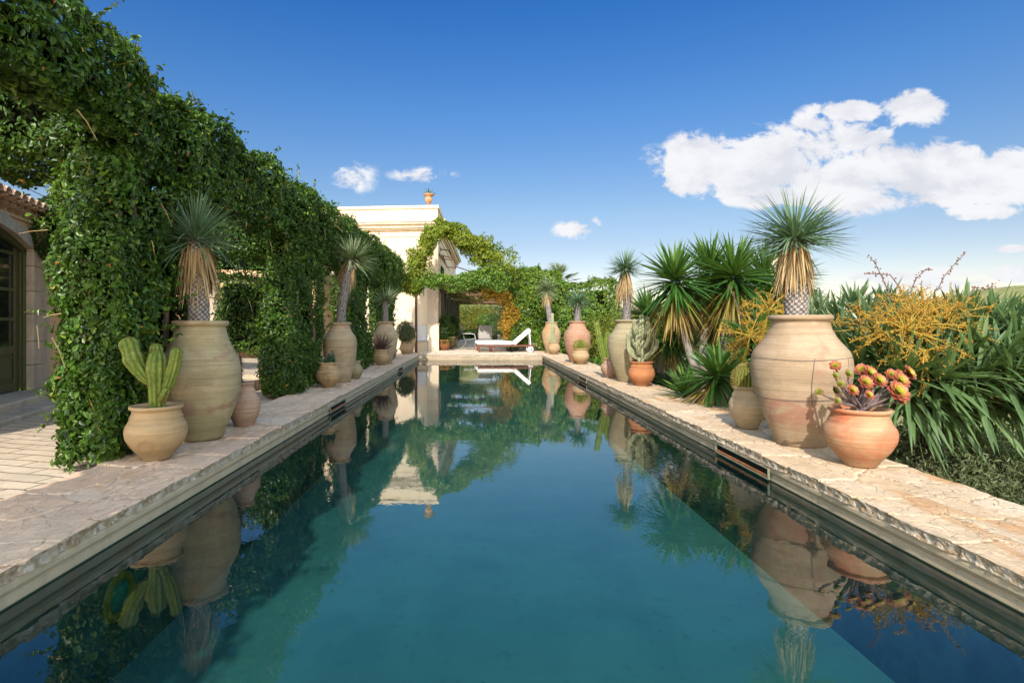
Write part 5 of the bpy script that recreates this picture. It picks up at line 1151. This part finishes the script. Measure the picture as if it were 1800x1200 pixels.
        # channel tiles between, opening upwards
        a = np.linspace(np.pi, 2 * np.pi, 9); V = np.array([[(t + P / 2 + .06 * math.cos(x), y_, z_ + .05 * math.sin(x)) for x in a] for y_, z_ in ((-.21, 2.665), (2.5, 2.665 + 2.71 * .26))]); r.add(V.reshape(-1, 3), grid_faces(2, 9))
        V = np.array([[(t + P / 2 + .03 * math.cos(x) , y_, z_ + .03 * math.sin(x)) for x in a] for y_, z_ in ((-.11, 2.56), (.1, 2.56))]); r.add(V.reshape(-1, 3), grid_faces(2, 9))
    r.build('roof', M['tile'], root)
    b = MB(); box(b, -4, 6, -.08, .4, 2.60, 2.645); box(b, -4, 6, -.03, .3, 2.465, 2.50); b.build('eave_moulding', M['stucco_o'], root)
    w = MB(); tube(w, [(-4, -.1, 2.93), (0, -.1, 2.90), (6, -.1, 2.93)], .006, 5); w.build('cable', M['wire'], root)
house()
def wing():
    root = thing('side_wing', 'low apricot wing with stone corner seen through the first pergola opening', 'building', (-6.5, 15.0, .17)); off = np.array([-6.5, 15.0, .17])
    mb = MB(); box(mb, -10.5, -4.2, 14.9, 18, .17, 2.46); mb.move(-off); mb.build('wall', M['stucco_o'], root)
    for x0, x1, z1 in ((-7.25, -6.72, 2.4), (-4.75, -4.35, 2.2)): mb = MB(); box(mb, x0, x1, 14.82, 14.898, .17, z1, bev=.01); mb.move(-off); mb.build('stone_corner', M['pilaster'], root)
wing()
def ivy_screen():
    root = thing('ivy_screen', 'dark shaded ivy wall seen through the first pergola opening', 'hedge', (-5.8, 14.4, .17)); mb = MB()
    leafy_box(mb, -6.6, -4.75, 14.1, 14.75, .2, 2.28, 900, .065, amp=.1, seed=71, faces='xXyZ'); mb.move(-np.array([-5.8, 14.4, .17])); mb.build('foliage', [M['core'], M['leaf_hedge'], M['leaf_vine']], root)
ivy_screen()

# ================================================================== TERRACE
def terrace_pergola():
    root = thing('terrace_pergola', 'terrace pergola with dark green shuttered posts and thin brown beams along the villa', 'pergola', (-1.2, 23, 0)); off = np.array([-1.2, 23, 0])
    for i, y in enumerate(np.linspace(23.3, 37, 9)):
        mb = MB(); w = .13 if i % 3 else .2; box(mb, -1.46 + .018 * (y - 23.3), -1.46 + .018 * (y - 23.3) + .11, y, y + w, 0, 2.36, bev=.01); box(mb, -1.47 + .018 * (y - 23.3), -1.34 + .018 * (y - 23.3), y - .01, y + w + .01, 0, .12); mb.move(-off); mb.build('post', M['greenpost'], root)
    for i in range(4):
        y = 24.0 + i * 3.3; mb = MB(); x = -1.46 + .018 * (y - 23.3)
        for z in np.arange(.25, 2.2, .075): box(mb, x + .02, x + .05, y + .2, y + 1.2, z, z + .05)
        mb.move(-off); mb.build('shutter', M['greenpost'], root)
    for y in (23.4, 26, 28.8, 31.8, 34.8, 37.5):
        mb = MB(); x0 = -1.5; box(mb, x0, 2.2, y, y + .07, 2.36, 2.45); mb.move(-off); mb.build('beam', M['brownbeam'], root)
    mb = MB(); box(mb, -1.5, -1.42, 23, 38, 2.45, 2.52); box(mb, 1.6, 1.68, 23, 38, 2.45, 2.52); mb.move(-off); mb.build('rail', M['brownbeam'], root)
terrace_pergola()
def roof_vine():
    root = thing('roof_vine', 'thin sunlit vine straggling over the beams of the terrace pergola', 'climbing plant', (0, 29, 2.5)); n = 26000
    P = np.stack([rng.uniform(-1.45, 2.0, n), rng.uniform(22.6, 38, n), 2.54 + rng.normal(0, .05, n)], 1); k = fbm(P, .9, 31, 3) > -.05; P = P[k] + np.array([0, 0, 1.0]) * (.12 * fbm(P[k], 2, 3))[:, None]
    mb = MB(); leaves(mb, P - [0, 29, 2.5], np.tile([0, 0, 1.0], (len(P), 1)), .10, 0, .7, .9, 1); mb.build('foliage', M['leaf_vine'], root)
roof_vine()
def trellis():
    root = thing('roof_trellis', 'tilted rusty lattice frame sticking out from the villa side above the vine', 'trellis', (-1.2, 24, 3.4)); mb = MB()
    P = lambda px, py: np.array([PX(px, 23.6), 23.6, PZ(py, 23.6)]) - np.array([-1.2, 24, 3.4])
    for a, b in (((771, 428), (786, 470)), ((790, 440), (802, 470)), ((775, 438), (792, 441)), ((782, 455), (797, 457)), ((786, 469), (802, 471)), ((770, 448), (795, 453)), ((800, 468), (830, 478))): tube(mb, [P(*a), P(*b)], .022, 6)
    mb.build('frame', M['iron'], root)
trellis()
def post():
    root = thing('iron_post', 'thin rusty iron post carrying the vine at the far left pool corner', 'post', (PX(731.5, 20.85), 20.85, 0)); mb = MB(); box(mb, -.045, .045, -.045, .045, 0, PZ(505, 20.85), bev=.006); mb.build('shaft', M['iron'], root); mb = MB(); box(mb, -.09, .09, -.09, .09, 0, .015); mb.build('foot_plate', M['iron'], root)
post()
def lounger(px0, Y, label, back_only=False, scale=1.0):
    x0 = PX(px0, Y); root = thing('sun_lounger', label, 'sun lounger', (x0, Y, 0), 0, 'white cushioned loungers on the terrace'); L = 2.05
    mb = MB(); W = .34
    for s in (-W, W): box(mb, 0.02, L + .12, s - .025, s + .025, .20, .27, bev=.006)
    for x in np.arange(.05, 1.42, .085): box(mb, x, x + .06, -W + .025, W - .025, .245, .262)
    mb.build('frame', M['redwood'], root)
    for x in (.04, .55):
        for s in (-W, W): lg = MB(); box(lg, x, x + .07, s - .035, s + .035, 0, .2, bev=.005); lg.build('leg', M['redwood'], root)
    for x in (1.25,):
        for s in (-W, W): lg = MB(); box(lg, x, x + .07, s - .035, s + .035, 0, .2, bev=.005); lg.build('leg', M['dark'], root)
    for s in (-W, W):
        w = MB(); th = np.linspace(0, 2 * np.pi, 24, endpoint=False); 
        for r0, r1 in ((.105, .075),):
            V = [(1.98 + r * math.cos(t), s + y, .11 + r * math.sin(t)) for y in (-.025, .025) for r in (r0, r1) for t in th]; V = np.array(V).reshape(4, 24, 3)[[0, 1, 3, 2]]; w.add(V.reshape(-1, 3), grid_faces(4, 24, True, True))
        for a in range(4): tube(w, [(1.98, s, .11), (1.98 + .08 * math.cos(a * 1.57), s, .11 + .08 * math.sin(a * 1.57))], .008, 5)
        w.build('wheel', M['wmetal'], root)
    a = R(41); bx = 1.40; c, s_ = math.cos(a), math.sin(a)
    def cush(mb, x0, x1, z0, z1, tilt=False, hw=.33):
        n = 14; xs = np.linspace(x0, x1, n); V = []; sec = [(-hw, .5), (-hw * .97, .05), (-hw * .8, 0), (hw * .8, 0), (hw * .97, .05), (hw, .5), (hw * .97, .95), (hw * .8, 1), (0, 1.04), (-hw * .8, 1), (-hw * .97, .95)]
        for i, x in enumerate(xs):
            e = .82 if i in (0, n - 1) else 1; dip = 1 - .12 * (i % 5 == 2)
            for y, q in sec:
                z = z0 + (z1 - z0) * (.5 + (q - .5) * e * dip); p = (x, y * e, z)
                if tilt: p = (bx + (x) * c - (z - .28) * s_, y * e, .28 + (x) * s_ + (z - .28) * c)
                V.append(p)
        m = len(sec); b0 = mb.c; mb.add(V, grid_faces(n, m, closed_v=True)); mb.ng.append(([b0 + i for i in range(m)], 0)); mb.ng.append(([b0 + (n - 1) * m + i for i in range(m - 1, -1, -1)], 0))
    cb = MB(); cush(cb, .0, 1.40, .275, .40); cb.build('seat_cushion', M['cushion'], root, smooth=False)
    cb = MB(); cush(cb, .02, .80, .275, .40, True); cb.build('back_cushion', M['cushion'], root)
    br = MB()
    for s in (-W + .03, W - .03): tube(br, [(bx, s, .27), (bx + .8 * c, s, .27 + .8 * s_)], .016, 6); tube(br, [(bx + .72 * c, s, .27 + .72 * s_), (bx + .72 * c + .05, s, .22)], .022, 8)
    br.build('back_support', M['wmetal'], root)
lounger(839, 21.5, 'white cushioned wooden lounger nearest the pool end')
lounger(836, 22.7, 'second white lounger with its back just showing behind the first')
def sling_chair(px, Y, rz, label, seat=True):
    root = thing('sling_chair', label, 'chair', (PX(px, Y), Y, 0), rz, 'pale sling chairs on the terrace'); W = .29
    s = MB(); P = [(0, -.27, .41), (0, 0, .37), (0, .2, .36), (0, .26, .42), (0, .34, .72), (0, .40, 1.0)]; P = np.array(P); t = np.linspace(0, 1, 6); tt = np.linspace(0, 1, 20); C = np.stack([np.interp(tt, t, P[:, k]) for k in range(3)], 1)
    V = np.array([[(x, y + .012 * math.cos(x / W * 1.4), z) for x in np.linspace(-W, W, 7)] for _, y, z in C]); s.add(V.reshape(-1, 3), grid_faces(20, 7)); s.add((V + np.array([0, .012, -.01])).reshape(-1, 3), grid_faces(20, 7)[:, ::-1]); s.build('sling_seat', M['sling'], root, smooth=True)
    f = MB()
    for x in (-W, W): tube(f, C + np.array([x, 0, 0]), .014, 8)
    f.build('side_frame', M['gmetal'], root, smooth=True)
    for x in (-W, W):
        lg = MB(); tube(lg, [(x, -.27, .40), (x, -.2, .2), (x, -.28, .012)], .012, 7); lg.build('leg', M['gmetal'], root)
        lg = MB(); tube(lg, [(x, .2, .36), (x, .18, .2), (x, .34, .012)], .012, 7); lg.build('leg', M['gmetal'], root)
        a = MB(); tube(a, [(x * 1.05, .32, .62), (x * 1.1, .0, .63), (x * 1.08, -.2, .6), (x, -.26, .4)], .013, 7); a.build('arm', M['wmetal'], root)
sling_chair(826, 25.6, R(90), 'sling chair turned sideways by the villa wall')
sling_chair(853, 25.4, R(180), 'high-back sling chair seen from behind, left of the small white table')
sling_chair(738, 21.75, R(8), 'whitish chair facing the pool beside the iron post')
def table():
    root = thing('side_table', 'small white low table with two cups behind the lounger cushion', 'table', (PX(886, 24.6), 24.6, 0)); mb = MB(); box(mb, -.3, .3, -.25, .25, .40, .43, bev=.006); mb.build('tabletop', M['wmetal'], root)
    for x in (-.26, .26):
        for y in (-.21, .21): l = MB(); box(l, x - .02, x + .02, y - .02, y + .02, 0, .4); l.build('leg', M['wmetal'], root)
    for x, lab in ((-.22, 'white cup on the left of the small table'), (.2, 'white cup on the right of the small table')):
        c = thing('cup', lab, 'cup', (PX(886, 24.6) + x, 24.55, .432)); mb = MB(); lathe(mb, [(0, 0), (.05, 0), (.06, .17), (.066, .18), (.055, .17), (.045, .02), (0, .02)], 20); mb.build('body', M['wmetal'], c, smooth=True)
table()
def terrace_pot(px, Y, H, Rm, mat, lab, plab, kind):
    x = PX(px, Y); root = thing('planter', lab, 'pot', (x, Y, 0), 0, 'planters along the villa side'); mb = MB(); lathe(mb, [(0, 0), (Rm * .7, 0), (Rm * .95, H * .7), (Rm, H * .85), (Rm * 1.07, H * .86), (Rm * 1.07, H), (Rm * .93, H), (Rm * .9, H * .85), (0, H * .85)], 36, wob=.01); mb.build('body', mat, root, smooth=True)
    p = thing('potted_plant', plab, 'plant', (x, Y, H * .86)); f = MB(); n = 1500
    if kind == 0:
        D = cone_dirs(260, -5, 85); ribbons(f, D * .03, D, .42 * rng.uniform(.6, 1.1, 260), .05, .4, 4, .3)
        P = unit(rng.normal(0, 1, (n, 3))) * np.array([.26, .26, .5]) * (rng.random((n, 1)) ** .5) + np.array([0, 0, .62]); leaves(f, P, P - [0, 0, .4], .09)
        for q in f.qm: q[:] = 0
    else:
        P = unit(rng.normal(0, 1, (n, 3))) * np.array([.28, .28, .36]) * (rng.random((n, 1)) ** .5) + np.array([0, 0, .34]); leaves(f, P, P, .08, 0)
    f.build('foliage', M['leaf_dark'] if kind == 0 else M['leaf_green'], p); s = MB(); tube(s, [(0, 0, -.03), (.02, 0, .3), (0, 0, .6)], [.02, .015, .01], 6); s.build('stem', M['bark'], p)
terrace_pot(781, 22.9, .42, .24, clay['orange'], 'terracotta planter at the villa corner', 'leafy dark plant in the corner planter against the green posts', 0)
terrace_pot(789.5, 24.6, .5, .24, clay['yellow'], 'pale planter behind the corner planter', 'bushy plant behind the corner planter', 1)
terrace_pot(797, 26.6, .5, .24, clay['yellow'], 'farthest planter along the villa side', 'farthest leafy plant along the villa side beside the sideways chair', 0)
def fence():
    root = thing('wire_fence', 'thin wire fence at the far end of the terrace', 'fence', (0, 39.5, 0)); mb = MB()
    for z in (.35, .7, 1.02): tube(mb, [(-1.4, 0, z), (2.4, 0, z)], .008, 5)
    mb.build('wire', M['iron'], root)
    for x in (-1.4, .1, 1.25, 2.4): p = MB(); tube(p, [(x, 0, -.004), (x, 0, 1.06)], .025, 6); p.build('post', M['iron'], root)
fence()
